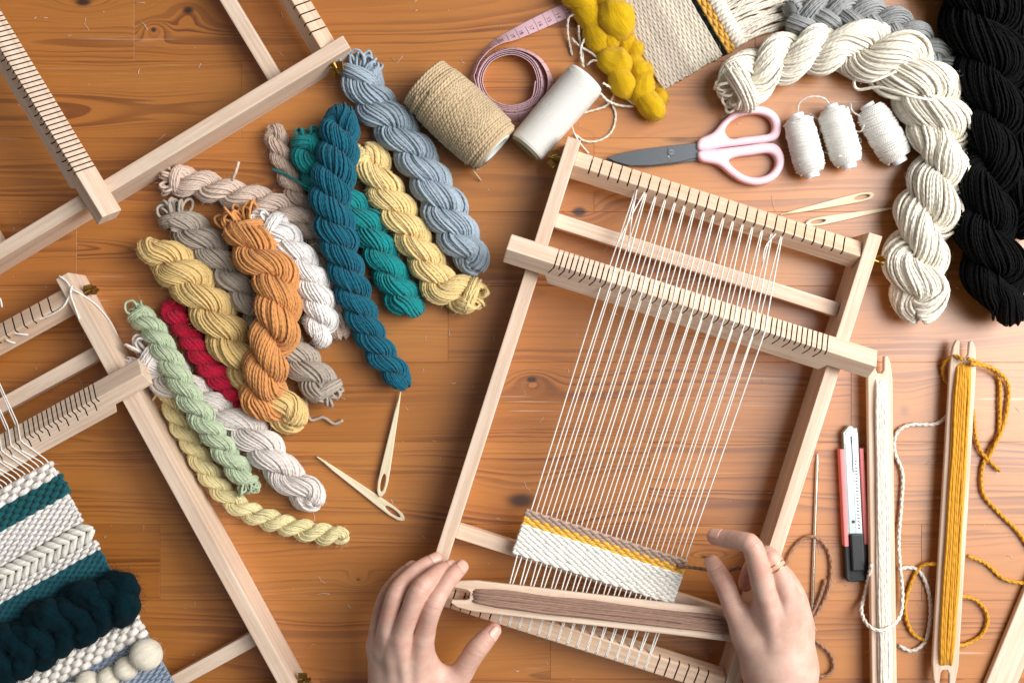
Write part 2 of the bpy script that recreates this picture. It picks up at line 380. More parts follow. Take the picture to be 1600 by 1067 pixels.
# ------------------------------------------------------------------ looms
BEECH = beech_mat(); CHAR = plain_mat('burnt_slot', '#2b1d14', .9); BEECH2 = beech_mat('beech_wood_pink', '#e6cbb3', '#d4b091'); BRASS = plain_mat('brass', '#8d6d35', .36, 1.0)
q = S * .96
def heddle_mesh():
    d = .018
    ol = [(-43*q, 0), (549*q, 0), (549*q, -.017), (483*q, -.017), (475*q, -.0255), (33*q, -.0255), (25*q, -.017), (-43*q, -.017)]
    me = prism_mesh('heddle_bar', ol, 'y', -d/2, d/2, .0009)
    mb = MB(); t = .0011
    for k in range(54):
        u = (34.5 + 8.2 * k) * q
        if k % 2 == 0: st = [(u, .003), (u, -.0045), (u - .0030, -.0125)]
        else: st = [(u, .003), (u, -.0030), (u, -.0050)]
        V = []
        for (x, z) in st:
            for sy in (-1, 1):
                V += [(x - t/2, sy * d, z), (x + t/2, sy * d, z)]
        F = [[0, 1, 3, 2], [8, 10, 11, 9]]
        for s_ in (0, 4): F += [[s_, s_+4, s_+5, s_+1], [s_+2, s_+3, s_+7, s_+6], [s_, s_+2, s_+6, s_+4], [s_+1, s_+5, s_+7, s_+3]]
        mb.add(V, [np.array(F)])
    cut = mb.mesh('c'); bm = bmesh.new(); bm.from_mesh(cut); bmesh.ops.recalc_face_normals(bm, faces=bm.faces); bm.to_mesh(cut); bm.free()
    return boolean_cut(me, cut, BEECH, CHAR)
def beam_mesh():
    me = box_mesh('warp_beam', 16*q, 487*q, -.008, .008, -.0095, .0095, bev=.0012)
    mb = MB(); t = .0012
    for k in range(27):
        u = (42 + 16 * k) * q
        V = [(u + a*t/2, b*.012, z) for z in (.0042, .0125) for a, b in ((-1, -1), (1, -1), (1, 1), (-1, 1))]
        mb.add(V, [np.array([[3, 2, 1, 0], [4, 5, 6, 7], [0, 1, 5, 4], [1, 2, 6, 5], [2, 3, 7, 6], [3, 0, 4, 7]])])
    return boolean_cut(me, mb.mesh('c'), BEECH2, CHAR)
def wing_nut_mesh():
    bm = bmesh.new()
    M = Matrix.Rotation(R(90), 4, 'Y')
    bmesh.ops.create_cone(bm, cap_ends=True, segments=16, radius1=.0042, radius2=.0028, depth=.006, matrix=Matrix.Translation((.004, 0, 0)) @ M)
    bmesh.ops.create_cone(bm, cap_ends=True, segments=12, radius1=.0019, radius2=.0019, depth=.014, matrix=Matrix.Translation((.006, 0, 0)) @ M)
    for sg in (-1, 1):
        w = box_bm(-.001, .001, -.0035, .0035, -.0048, .0048, bev=.0009, seg=2)
        w.transform(Matrix.Translation((.0075, sg*.0068, 0)) @ Matrix.Rotation(sg*R(-32), 4, 'Z') @ Matrix.Rotation(R(90), 4, 'Y'))
        tmp = bpy.data.meshes.new('t'); w.to_mesh(tmp); w.free(); bm.from_mesh(tmp)
    bm.transform(Matrix.Scale(.82, 4)); return bm_mesh('wing_nut', bm)
HEDDLE, BEAM, WING = heddle_mesh(), beam_mesh(), wing_nut_mesh()
SIDE = box_mesh('side_bar', 0, 780*q, -.006, .006, 0, .040, bev=.0009)
CROSS = box_mesh('cross_bar', 16*q, 487*q, -.0062, .0062, -.007, .007, bev=.0012)
HED_Z = .0402 + .0185     # z of the heddle's top-face centre line after tilting
def make_loom(label, ox, oy, ux, uy, hv, hmat, nuts):
    """ox, oy: picture position of the far left corner (top plane); (ux, uy): direction of the width in the picture"""
    o3 = W(ox, oy, .040); n = math.hypot(ux, uy)
    root = thing('frame_loom', label, 'loom', (o3[0], o3[1], 0), math.atan2(-uy / n, ux / n), 'wooden frame looms')
    for u in (5, 499):
        obj('side_bar', SIDE, BEECH, root, (u*q, 0, 0), (0, 0, R(-90)))
    obj('warp_beam', BEAM, BEECH2, root, (0, -36*q, .0272), (R(-30), 0, 0))
    obj('warp_beam', BEAM, BEECH2, root, (0, -742*q, .0280), (R(14), 0, 0))
    obj('cross_bar', CROSS, BEECH, root, (0, -127*q, .017)); obj('cross_bar', CROSS, BEECH, root, (0, -645*q, .017))
    obj('heddle_bar', HEDDLE, hmat, root, (0, -(hv - 6)*q, HED_Z), (R(-38), 0, 0))
    for (side, v, a) in nuts:
        obj('wing_nut', WING, BRASS, root, ((-6 if side < 0 else 511)*q, -v*q, .028), (R(a), 0, math.pi if side < 0 else 0))
    return root
main = make_loom('wooden loom between the two hands, with a cream and yellow weaving begun', 893, 215, .953, .303, 193, BEECH, [(-1, 36, 20), (1, 36, 60), (1, 742, 0), (-1, 742, 0)])
up_l = make_loom('empty wooden loom without threads at the upper left corner', 283, -362, .518, .856, 450, BEECH, [(1, 36, 35), (1, 742, 0)])
lo_l = make_loom('wooden loom carrying the teal and white striped tapestry', -341, 671, .876, -.481, 193, BEECH, [(1, 36, 70), (1, 742, 15)])

WARP = yarn_mat('#f1eee6', 420, 2, .1, .3, dark=.2)
def weft_rows(mb, u0, u1, v0, v1, z, step, wsp, amp, r, phase0=0, jit=.25, m=6):
    n = max(1, int(round((v1 - v0) / step))); segs = max(8, int((u1 - u0) / wsp * 6)); st = (v1 - v0) / n
    paths = []
    for k in range(n):
        u = np.linspace(u0, u1, segs) + RNG.normal() * .6
        ph = np.pi * (u - u0) / wsp + np.pi * (k + phase0)
        v = v0 + (k + .5) * st + smooth_noise(segs, 14, jit) + np.sin(ph * 1.0) * st * .12
        paths.append(np.stack([u * q, -v * q, z + amp * np.sin(ph) + smooth_noise(segs, 20, .00012)], 1))
    P = np.stack(paths); mb.tube(P, r * (1 + RNG.normal(size=(n, 1)) * .05), m); return P
def warp_top(uh, ut, i, hv):
    """beam slot, then over or through the heddle: odd threads ride in the short slots"""
    a_ = R(-38); out = [(ut, 39, .0310), (ut, 45, .0325)]
    for (yl, zl, dx) in (((.0093, -.0055, 0), (0, -.0085, -.002), (-.0094, -.0108, -.0024)) if i % 2 == 0 else ((.0096, .0005, 0), (0, .0004, 0), (-.0088, .0002, 0), (-.0096, -.0018, 0))):
        Y = yl*math.cos(a_) - zl*math.sin(a_) - (hv - 6)*q; Z = yl*math.sin(a_) + zl*math.cos(a_) + HED_Z
        out.append((uh + dx/q, -Y/q, Z))
    return out
# warp threads of the main loom
for i in range(32):
    uh = 116.5 + 8.2 * i; ut = 122 + 16 * (i // 2) + (1.0 if i % 2 else -1.0); ub = ut
    pts = warp_top(uh, ut, i, 193) + [(uh, 560, .0372), (uh, 576, .0370)]
    P = resample(np.array([(u*q, -v*q, z) for u, v, z in pts]), .004)
    mb = MB(); mb.tube(P, .00058, 6); obj('warp_thread', mb, WARP, main)
    pts = [(uh, 640, .0370), (uh + (ub-uh)*.25, 660, .0370), (ub, 733, .0385), (ub, 760, .0352)]
    mb = MB(); mb.tube(resample(np.array([(u*q, -v*q, z) for u, v, z in pts]), .004), .00062, 6); obj('warp_thread', mb, WARP, main)
for (pts) in ([(122, 40, .034), (128, 90, .0375), (139, 142, .034)], [(136, 41, .034), (126, 90, .037), (119, 135, .0365)], [(352, 44, .034), (342, 70, .036), (345, 100, .038)]):
    mb = MB(); mb.tube(spline([(u*q, -v*q, z) for u, v, z in pts]), .0006, 6); obj('loose_warp_end', mb, WARP, main)
cloth = obj('woven_cloth', box_mesh('woven_cloth', 112*q, 370*q, -645*q, -575*q, .0362, .0372, bev=.0004), yarn_mat('#d9cdb9'), main)
for nm, v0, v1, c, step in (('brown_band', 575, 587, '#b49a8b', 4.0), ('yellow_band', 586, 599, '#f0bb4c', 4.0), ('cream_band', 598, 647, '#f7f4ec', 3.8)):
    mb = MB(); P = weft_rows(mb, 109, 373, v0, v1, .0370, step, 8.2, .0008, .0015, v0 % 2)
    b_ = obj(nm, mb, yarn_mat(c, 260, 2, .14, .5, dark=.15), cloth)
    f_ = obj('fuzz', fuzz_mb(P, .0014, 260, .0035), yarn_mat(c, 260, 2, .18, .6), b_); f_['kind'] = 'stuff'
# warp threads and tapestry of the lower left loom
for i in range(28):
    uh = 116.5 + 8.2 * i; ut = 122 + 16 * (i // 2) + (1 if i % 2 else -1)
    pts = warp_top(uh, ut, i, 193) + [(uh, 240, .0372), (uh, 250, .0370)]
    mb = MB(); mb.tube(resample(np.array([(u*q, -v*q, z) for u, v, z in pts]), .004), .0006, 6); obj('warp_thread', mb, WARP, lo_l)
tap = obj('tapestry', box_mesh('tapestry', 114*q, 338*q, -700*q, -247*q, .0352, .0366, bev=.0005), yarn_mat('#d9cdb9'), lo_l)
def band(nm, v0, v1, c, step, wsp, amp, r, u1=342, z=.0372, fz=300):
    mb = MB(); P = weft_rows(mb, 112, u1, v0, v1, z, step, wsp, amp, r, int(v0) % 2)
    m_ = yarn_mat(c, 220, 2, .15, .5, dark=.18); b_ = obj(nm, mb, m_, tap)
    f_ = obj('fuzz', fuzz_mb(P, r * .9, fz, .004), m_, b_); f_['kind'] = 'stuff'; return b_
band('white_band', 245, 271, '#ece6df', 8.5, 11, .0013, .0026)
band('teal_band', 270, 304, '#0f565c', 7.0, 9, .0014, .0024, 346)
band('white_band', 303, 352, '#eee9e4', 5.0, 8.2, .0009, .0017)
band('white_band', 386, 403, '#eee9e4', 5.0, 8.2, .0009, .0017, 345)
band('teal_band', 402, 450, '#145a66', 4.6, 8.2, .0008, .0017, 343, fz=900)
band('teal_band', 449, 512, '#0e4450', 5.0, 8.2, .0008, .0017, 341, fz=300)
band('white_band', 508, 556, '#f0eae2', 10.5, 10, .0022, .0034, 343)
band('grey_blue_band', 555, 700, '#93a0b3', 4.4, 8.2, .0008, .0016, 345, fz=900)
# braided cream band: two rows of slanted plump stitches
mb = MB(); sP = []
for row, sl in ((0, 1), (1, -1)):
    for k in range(17):
        u = 340 - 14.0 * k; vc = 362 if row == 0 else 378
        t = np.linspace(-1, 1, 9); du = t * 11; dv = t * 7.5 * sl
        P = np.stack([(u + du) * q, -(vc + dv) * q, .0380 + .0016 * np.cos(t * 1.4) + np.zeros(9)], 1); sP.append(P)
mb.tube(np.stack(sP), .0031 * np.sqrt(1.02 - np.linspace(-1, 1, 9)**2 * .75)[None], 10)
CREAM = yarn_mat('#e9e5da', 120, 3, .15, .5, dark=.2); b_ = obj('braided_band', mb, CREAM, tap)
f_ = obj('fuzz', fuzz_mb(np.stack(sP), .0034, 500, .004), CREAM, b_); f_['kind'] = 'stuff'

def lump_mesh(mb, C, r, m=20, rough=.10, ell=False):
    """plump roving: tube with uneven swelling, closed round ends"""
    n = len(C); L = arclen(C)
    if not ell: tt = np.clip(np.minimum(L, L[-1] - L) / (np.max(r) * .9), 0, 1)
    if not ell: r = r * np.sqrt(1 - (1 - tt) ** 2 + 1e-4)
    T, N, B = frames(C[None]); N = N[0]; B = B[0]
    a = np.arange(m) * 2 * np.pi / m
    ridge = sum(np.sin(a[None] * k_ + smooth_noise(n, 10, 2.2)[:, None]) for k_ in (6, 9, 13)) * .20
    nz = 1 + rough * (ridge + (np.sin(a[None] * 2 + smooth_noise(n, 14, 2.0)[:, None]) * .5 + np.sin(a[None] * 3 + smooth_noise(n, 9, 2.5)[:, None]) * .4))
    V = C[:, None] + (r[:, None] * nz)[..., None] * (np.cos(a)[None, :, None] * N[:, None] + np.sin(a)[None, :, None] * B[:, None])
    I = np.arange(n * m).reshape(n, m); J = np.roll(I, -1, 1)
    F = np.stack([I[:-1], J[:-1], J[1:], I[1:]], -1).reshape(-1, 4)
    va = np.broadcast_to(np.arange(m) / m, (n-1, m)); La = np.broadcast_to(L[:-1, None], (n-1, m)); Lb = np.broadcast_to(L[1:, None], (n-1, m))
    U = np.stack([np.stack([La, va], -1), np.stack([La, va+1/m], -1), np.stack([Lb, va+1/m], -1), np.stack([Lb, va], -1)], -2).reshape(-1, 4, 2)
    mb.add(V, [F, I[0:1, ::-1], I[-1:]], [U, None, None]); return V
# the dark teal roving that stands off the tapestry, in loops
DTEAL = roving_mat('#06222a'); cr = []
for k, (u, sz, dv) in enumerate(((352, .62, -4), (330, .80, 8), (296, .86, -4), (262, .82, 6), (228, .88, -3), (192, .84, 6), (156, .86, 0), (124, .8, 5))):
    f3 = lambda a, b, z: ((u + a * sz)*q, -(478 + dv + b * sz)*q, z)
    C = spline([f3(-34, -14, .041), f3(-18, -32, .046), f3(10, -24, .053), f3(26, 4, .052), f3(8, 28, .047), f3(-24, 28, .041)], .0016)
    mb = MB(); V = lump_mesh(mb, C, np.full(len(C), .0128 * sz) * (1 + smooth_noise(len(C), 6, .12)), 28, .16)
    o_ = obj('roving_loop', mb, DTEAL, tap); f_ = obj('fuzz', fuzz_mb(V.transpose(1, 0, 2), .0003, 3000, .0065, width=.00016), DTEAL, o_); f_['kind'] = 'stuff'
CRV = roving_mat('#f0e7d3')
for k, (x, y, rr) in enumerate(((229, 1023, 25), (196, 1046, 19), (168, 1062, 18), (137, 1070, 20), (108, 1086, 19))):
    w = W(x, y, .047); loc = lo_l.matrix_basis.inverted() @ Vector(w) if False else None
    a_ = lo_l.rotation_euler.z; dx, dy = w[0] - lo_l.location.x, w[1] - lo_l.location.y
    lx, ly = dx*math.cos(a_) + dy*math.sin(a_), -dx*math.sin(a_) + dy*math.cos(a_)
    r_ = rr * S * .95; tq = -np.cos(np.linspace(.03, np.pi - .03, 18)); C = np.stack([lx + r_ * tq, np.full(18, ly) + np.linspace(0, .001, 18), np.full(18, .0375 + r_*.75)], 1)
    mb = MB(); V = lump_mesh(mb, C, r_ * np.sqrt(1 - tq*tq), 24, .05, True)
    o_ = obj('roving_puff', mb, CRV, tap); f_ = obj('fuzz', fuzz_mb(V.transpose(1, 0, 2), .0004, 420, .004), CRV, o_); f_['kind'] = 'stuff'
# tied white thread on the lower left loom
def lstrand(root, name, pts, r, mat):
    a_ = root.rotation_euler.z; out = []
    for (x, y, z) in pts:
        w = W(x, y, z); dx, dy = w[0] - root.location.x, w[1] - root.location.y
        out.append((dx*math.cos(a_) + dy*math.sin(a_), -dx*math.sin(a_) + dy*math.cos(a_), z))
    mb = MB(); mb.tube(spline(out), r, 6); return obj(name, mb, mat, root)
for pts in ([(47, 503, .036), (75, 494, .038), (98, 480, .0405), (108, 462, .042), (114, 450, .043)], [(92, 431, .041), (104, 440, .042), (113, 452, .043), (124, 458, .041), (150, 476, .02), (172, 502, .006), (186, 530, .002)],
            [(113, 446, .043), (110, 458, .044), (117, 480, .0415), (124, 499, .041)], [(8, 530, .037), (16, 534, .037), (24, 536, .034)], [(19, 520, .037), (32, 522, .037), (44, 523, .034)], [(0, 466, .036), (2, 473, .037), (3, 480, .036)]):
    lstrand(lo_l, 'tie_thread', pts, .0008, WARP)

# ------------------------------------------------------------------ skeins
def bundle(C, rp, d, twist=0.0, wob=.12, th0=0.0, flat=None):
    rs = d / 2; n = max(6, int(2 * np.pi * (np.mean(rp) - rs) / (d * .80)))
    T, N, B = frames(C[None]); N = N[0]; B = B[0]; L = arclen(C)
    th = th0 + np.arange(n)[:, None] * 2 * np.pi / n + twist * L[None]
    th = th + np.stack([smooth_noise(len(C), 12, .09) for _ in range(n)])
    rad = (rp - rs)[None] * (1 + np.stack([smooth_noise(len(C), 10, wob * .55) for _ in range(n)]) + RNG.normal(size=(n, 1)) * wob * .4)
    return C[None] + rad[..., None] * (np.cos(th)[..., None] * N[None] + np.sin(th)[..., None] * B[None]), rs
def finish_bundle(root, name, P, rs, C, rp, mat, fz):
    mb = MB(); mb.tube(P, rs * (1 + RNG.normal(size=(len(P), 1)) * .07), 6); mb.tube(C, np.maximum(rp - rs * 1.15, .0005), 8, rnd=.1)
    o = wpart(name, mb, mat, root)
    if fz: f = wpart('fuzz', fuzz_mb(P, rs, fz, .0042), mat, root); f['kind'] = 'stuff'; f.parent = o; f.location = (0, 0, 0)
    return o
def rope_path(pts, Rpx):
    C0 = []
    for p in pts:
        lift = p[2] / 1000 if len(p) > 2 else 0.0
        z = Rpx * S * .80 + lift; C0.append(W(p[0], p[1], z))
    return spline(C0, .0018)
def skein(label, pts, Rpx, color, pitch, yarn=5.0, e0='fold', e1='fold', hand=1, taper=None, tails=(), freq=190, fz=7000, ph0=None, group='yarn skeins', tuft_dir=None, cat='yarn'):
    """a twisted hank: one thick bundle folded in half and twisted on itself"""
    Rpx *= .93; yarn *= .86
    C = rope_path(pts, Rpx); n = len(C); L = arclen(C)
    mid = C[n // 2]; root = thing('yarn_skein', label, cat, (mid[0], mid[1], 0), 0, group)
    mat = yarn_mat(color, freq, 2, .16, .5, dark=.18)
    Rm = Rpx * S * (np.interp(np.linspace(0, 1, n), np.linspace(0, 1, len(taper)), taper) if taper else np.ones(n))
    Rm = Rm * (1 + smooth_noise(n, 16, .035))
    rp = Rm * .54; ro = Rm * .50
    T, _, _ = frames(C[None]); T = T[0]
    Nn = np.cross(T, [0, 0, 1]); Nn /= np.linalg.norm(Nn, axis=1, keepdims=True)
    Z = np.cross(Nn, T)
    pitch = pitch * .82
    ph = (RNG.random() * 6 if ph0 is None else ph0) + hand * (np.pi * L / (pitch * S) + smooth_noise(n, 14, .22))
    off = (ro * np.cos(ph))[:, None] * Nn + (ro * np.sin(ph) * .75)[:, None] * Z
    A, Bq = C + off, C - off
    def uturn(i, sgn):
        c = C[i]; o_ = off[i]; t = T[i] * sgn; a = np.linspace(0, np.pi, 9)[1:-1]
        return c + np.cos(a)[:, None] * o_ + np.sin(a)[:, None] * t * np.linalg.norm(o_) * 1.35
    d = yarn * S
    segs = []
    E = uturn(n - 1, 1); rE = np.full(len(E), rp[-1])
    S0 = uturn(0, -1)
    if e1 != 'fold': E = E[:0]; rE = rE[:0]
    h = len(E) // 2
    a0, b0 = (S0[len(S0)//2:][::-1], S0[:len(S0)//2 + 1]) if e0 == 'fold' else (S0[:0], S0[:0])
    # a0 must lead into A[0]; uturn(0) runs from +off (A) to -off (B)
    if e0 == 'fold':
        pa = np.vstack([S0[:len(S0)//2 + 1][::-1], A]); pb = np.vstack([S0[len(S0)//2:], Bq])
        ra = np.concatenate([np.full(len(S0)//2 + 1, rp[0]), rp]); rb = np.concatenate([np.full(len(S0) - len(S0)//2, rp[0]), rp])
    else: pa, pb, ra, rb = A, Bq, rp, rp
    if e1 == 'fold':
        pa = np.vstack([pa, E[:h + 1]]); pb = np.vstack([pb, E[h:][::-1]])
        ra = np.concatenate([ra, np.full(h + 1, rp[-1])]); rb = np.concatenate([rb, np.full(len(E) - h, rp[-1])])
    for (p, r_) in ((pa, ra), (pb, rb)):
        Lp = arclen(p); m_ = int(Lp[-1] / .0024); t = np.linspace(0, Lp[-1], m_)
        p2 = np.stack([np.interp(t, Lp, p[:, k]) for k in range(3)], 1); r2 = np.interp(t, Lp, r_)
        p2[1:-1] = (p2[:-2] + 2 * p2[1:-1] + p2[2:]) / 4
        p2[:, 2] = np.maximum(p2[:, 2], r2 * .93 + .0003)
        Pb, rs = bundle(p2, r2, d, twist=hand * .95 * np.pi * np.mean(ro) / (pitch * S) / np.mean(rp))
        Pb[..., 2] = np.maximum(Pb[..., 2], rs)
        finish_bundle(root, 'ply', Pb, rs, p2, r2, mat, fz // 2)
    for (idx, sg, st) in ((0, -1, e0), (n - 1, 1, e1)):
        if st in ('tuft', 'knot'):
            c = C[idx]; t = T[idx] * sg
            if st == 'tuft' and tuft_dir is not None: t = np.array([tuft_dir[0], -tuft_dir[1], 0.]); t /= np.linalg.norm(t)
            s_ = np.cross(t, [0, 0, 1]); s_ /= np.linalg.norm(s_)
            # a band of yarn drawn through and wrapped round the end
            rw = Rm[idx]; a = np.linspace(0, 2*np.pi, 40)
            ring = c - t * rw * .30 + np.cos(a)[:, None] * s_ * rw * .66 + np.sin(a)[:, None] * np.array([0, 0, 1]) * rw * .58 + np.sin(a * .5)[:, None] * t * rw * .35
            rr_ = np.full(40, rw * .36)
            Pb, rs = bundle(ring, rr_, d, 6); Pb[..., 2] = np.maximum(Pb[..., 2], rs)
            finish_bundle(root, 'wrap', Pb, rs, ring, rr_, mat, 120)
            k = 16 if st == 'tuft' else 9; loops = []
            for j in range(k):
                ln = rw * ((.85 + .4 * RNG.random()) if st == 'tuft' else (.55 + .3 * RNG.random()))
                an = RNG.uniform(-.75, .75); el = RNG.uniform(-.25, .65)
                dr = t * math.cos(an) + s_ * math.sin(an); dr = dr * math.cos(el) + np.array([0, 0, 1]) * math.sin(el)
                sd = np.cross(dr, RNG.normal(size=3)); sd *= rw * RNG.uniform(.20, .38) / np.linalg.norm(sd)
                b0_ = c + s_ * math.sin(an) * rw * .4
                lp = spline([b0_ - sd * .4, b0_ + dr * ln * .65 - sd, b0_ + dr * ln - sd * .45, b0_ + dr * ln + sd * .45, b0_ + dr * ln * .65 + sd, b0_ + sd * .4], .0015)
                loops.append(resample(lp, arclen(lp)[-1] / 23.5)[:24])
            P = np.stack([x[:24] if len(x) >= 24 else np.vstack([x, np.repeat(x[-1:], 24 - len(x), 0)]) for x in loops])
            P[..., 2] = np.maximum(P[..., 2], d / 2)
            mb = MB(); mb.tube(P, d / 2, 6); o_ = wpart('loop_end', mb, mat, root)
            f = wpart('fuzz', fuzz_mb(P, d/2, 160, .004), mat, root); f['kind'] = 'stuff'; f.parent = o_
    for tl in tails:
        P = spline([W(x, y, z) for x, y, z in tl], .002); mb = MB(); mb.tube(P, d / 2 * 1.05, 7); wpart('loose_end', mb, mat, root)
    return root

skein('thin pinkish beige skein half hidden left of the teal skeins', [(431, 214), (441, 250), (460, 298), (486, 348), (512, 420), (532, 512)], 19, '#cdb4a3', 34, 4.2, 'fold', 'fold')
skein('turquoise skein lying under the dark teal one', [(483, 222, 2), (490, 262, 3), (532, 308, 3), (572, 352), (600, 408), (622, 456), (638, 472)], 31, '#128a8c', 46, 4.4, 'knot', 'fold', tails=[[(425, 265, .012), (445, 272, .016), (480, 292, .026)]], tuft_dir=(-.3, -1))
skein('light blue skein with looped end touching the upper loom corner', [(562, 118), (582, 160), (622, 205), (664, 268), (699, 338), (733, 396)], 36, '#a6b5c1', 58, 5.0, 'tuft', 'fold', tuft_dir=(.25, -1))
skein('pale yellow skein right of the turquoise one', [(580, 256), (601, 300), (634, 352), (662, 402), (694, 452), (738, 462)], 32, '#efd495', 52, 5.2, 'fold', 'knot')
skein('dark teal skein with narrow end pointing at a needle', [(531, 196, 12), (527, 250, 16), (516, 305, 18), (525, 360, 18), (541, 420, 12), (562, 485, 4), (590, 545), (624, 590)], 36, '#0d6076', 44, 4.0, 'fold', 'fold', taper=[.88, 1.0, .98, .9, .84, .78, .7, .62])
skein('pinkish beige skein stretched under the loom with a cut tail', [(276, 281), (318, 291), (362, 303), (410, 316), (452, 334), (482, 352)], 25, '#dcc6b6', 50, 5.2, 'tuft', 'fold', tails=[[(362, 282, .026), (368, 270, .03), (373, 253, .03)]], tuft_dir=(-1, 0))
skein('taupe grey skein passing under the orange and white ones', [(276, 344), (303, 366), (338, 398), (374, 446), (410, 500), (454, 545), (490, 590), (510, 612)], 31, '#b3a698', 54, 5.2, 'tuft', 'knot', tails=[[(478, 622, .014), (484, 655, .004), (505, 652, .003), (522, 662, .003), (536, 656, .003)]], tuft_dir=(-.3, -1))
skein('straw yellow skein left of the orange one', [(246, 398, 2), (280, 420, 3), (318, 468, 4), (352, 520, 3), (386, 572), (420, 618), (444, 640)], 36, '#e5c584', 60, 4.6, 'fold', 'fold')
skein('crimson red skein, the smallest one', [(272, 488, 2), (294, 524, 4), (318, 560, 6), (348, 596, 6), (378, 626, 6)], 21, '#c4123a', 31, 4.8, 'fold', 'fold')
skein('burnt orange skein on top of the heap', [(383, 358, 10), (402, 396, 16), (432, 438, 20), (434, 492, 22), (424, 548, 20), (408, 604, 12), (418, 622, 8)], 38, '#d9985a', 58, 4.8, 'tuft', 'fold', tuft_dir=(-.5, -1))
skein('white skein between the orange and dark teal ones', [(424, 358, 12), (452, 382, 14), (478, 420, 14), (497, 470, 10), (502, 518, 4)], 28, '#efebe7', 40, 4.6, 'tuft', 'fold', tuft_dir=(-1, -.2))
skein('cream white skein under the light green one', [(236, 566), (280, 600), (330, 634), (378, 664), (416, 704), (446, 742), (478, 770)], 32, '#e6ddd6', 58, 4.8, 'tuft', 'fold', taper=[1.25, .95, .95, 1, 1, 1, 1], tails=[[(205, 560, .02), (196, 575, .012), (203, 592, .006)]], tuft_dir=(-1, -.3))
skein('thin butter yellow skein curving below the green one', [(262, 612), (280, 660), (303, 700), (334, 752), (380, 795), (440, 818), (490, 832), (528, 836)], 19, '#e9dca8', 36, 4.2, 'knot', 'fold', tails=[[(268, 612, .02), (250, 612, .015), (238, 626, .008)]])
skein('light green skein crossing the cream white one', [(216, 490, 4), (240, 518, 10), (264, 562, 18), (290, 612, 20), (322, 662, 18), (358, 712, 12), (384, 750, 6)], 22, '#bccaaa', 38, 4.2, 'knot', 'tuft', tails=[[(212, 492, .02), (198, 488, .02), (196, 474, .02), (208, 470, .02), (216, 482, .02)]], tuft_dir=(.25, 1))
skein('large cream skein bent in an arc round the bobbins', [(1152, 138), (1190, 106), (1250, 84), (1318, 76), (1385, 88), (1436, 130), (1466, 195), (1470, 265), (1448, 335), (1430, 400), (1434, 455)], 50, '#f3ecdc', 78, 5.0, 'knot', 'fold', taper=[.86, .8, .82, .95, 1.06, 1.1, 1.05, 1.0, 1.02, 1.02, 1.0], tails=[[(1400, 112, .062), (1360, 128, .058), (1336, 124, .045), (1340, 140, .04), (1375, 137, .05), (1420, 150, .062), (1462, 158, .06)]], fz=12000)

def braid(label, pts, Rpx, color, period, yarn, taper=None, name='yarn_skein', group='yarn skeins', roving=False, fz=900, cat='yarn'):
    C = rope_path(pts, Rpx); n = len(C); L = arclen(C); mid = C[n//2]
    root = thing(name, label, cat, (mid[0], mid[1], 0), 0, group)
    Rm = Rpx * S * (np.interp(np.linspace(0, 1, n), np.linspace(0, 1, len(taper)), taper) if taper else np.ones(n))
    T, _, _ = frames(C[None]); T = T[0]; Nn = np.cross(T, [0, 0, 1]); Nn /= np.linalg.norm(Nn, axis=1, keepdims=True); Z = np.cross(Nn, T)
    for k in range(3):
        w = 2 * np.pi * L / (period * S) + 2 * np.pi * k / 3
        p = C + (Rm * .58 * np.sin(w))[:, None] * Nn + (Rm * .30 * np.sin(2 * w))[:, None] * Z
        rp = Rm * (.47 + (.10 * np.cos(2 * w) if roving else 0)) * (1 + smooth_noise(n, 8, .06))
        p = resample(np.column_stack([p, rp]), .0022); rp = p[:, 3]; p = p[:, :3]
        if roving:
            mb = MB(); V = lump_mesh(mb, p, rp, 24, .10); m_ = roving_mat(color); o_ = wpart('ply', mb, m_, root)
            f = wpart('fuzz', fuzz_mb(V.transpose(1, 0, 2), .0004, fz // 3, .0045), m_, root); f['kind'] = 'stuff'; f.parent = o_
        else:
            m_ = yarn_mat(color, 190, 2, .16, .5, dark=.18); Pb, rs = bundle(p, rp, yarn * S, 4); Pb[..., 2] = np.maximum(Pb[..., 2], rs)
            finish_bundle(root, 'ply', Pb, rs, p, rp, m_, fz // 3)
    return root
braid('grey braided skein behind the large cream arc', [(1236, 34), (1290, 24), (1345, 26), (1400, 46), (1452, 86), (1488, 130), (1506, 180), (1512, 225)], 31, '#999b9b', 118, 3.6)
skein('black skein beside the cream arc, its folded end in view', [(1515, -40), (1535, 40), (1548, 120), (1552, 200), (1540, 290), (1538, 360), (1556, 430), (1570, 465)], 62, '#040405', 95, 3.6, 'fold', 'fold', fz=12000, taper=[1, 1.05, .95, .8, .8, .85, .85, .75])
skein('black skein cut off by the right edge of the picture', [(1600, -40), (1612, 60), (1618, 160), (1612, 250), (1605, 320)], 52, '#040405', 90, 3.6, 'fold', 'fold', fz=9000)

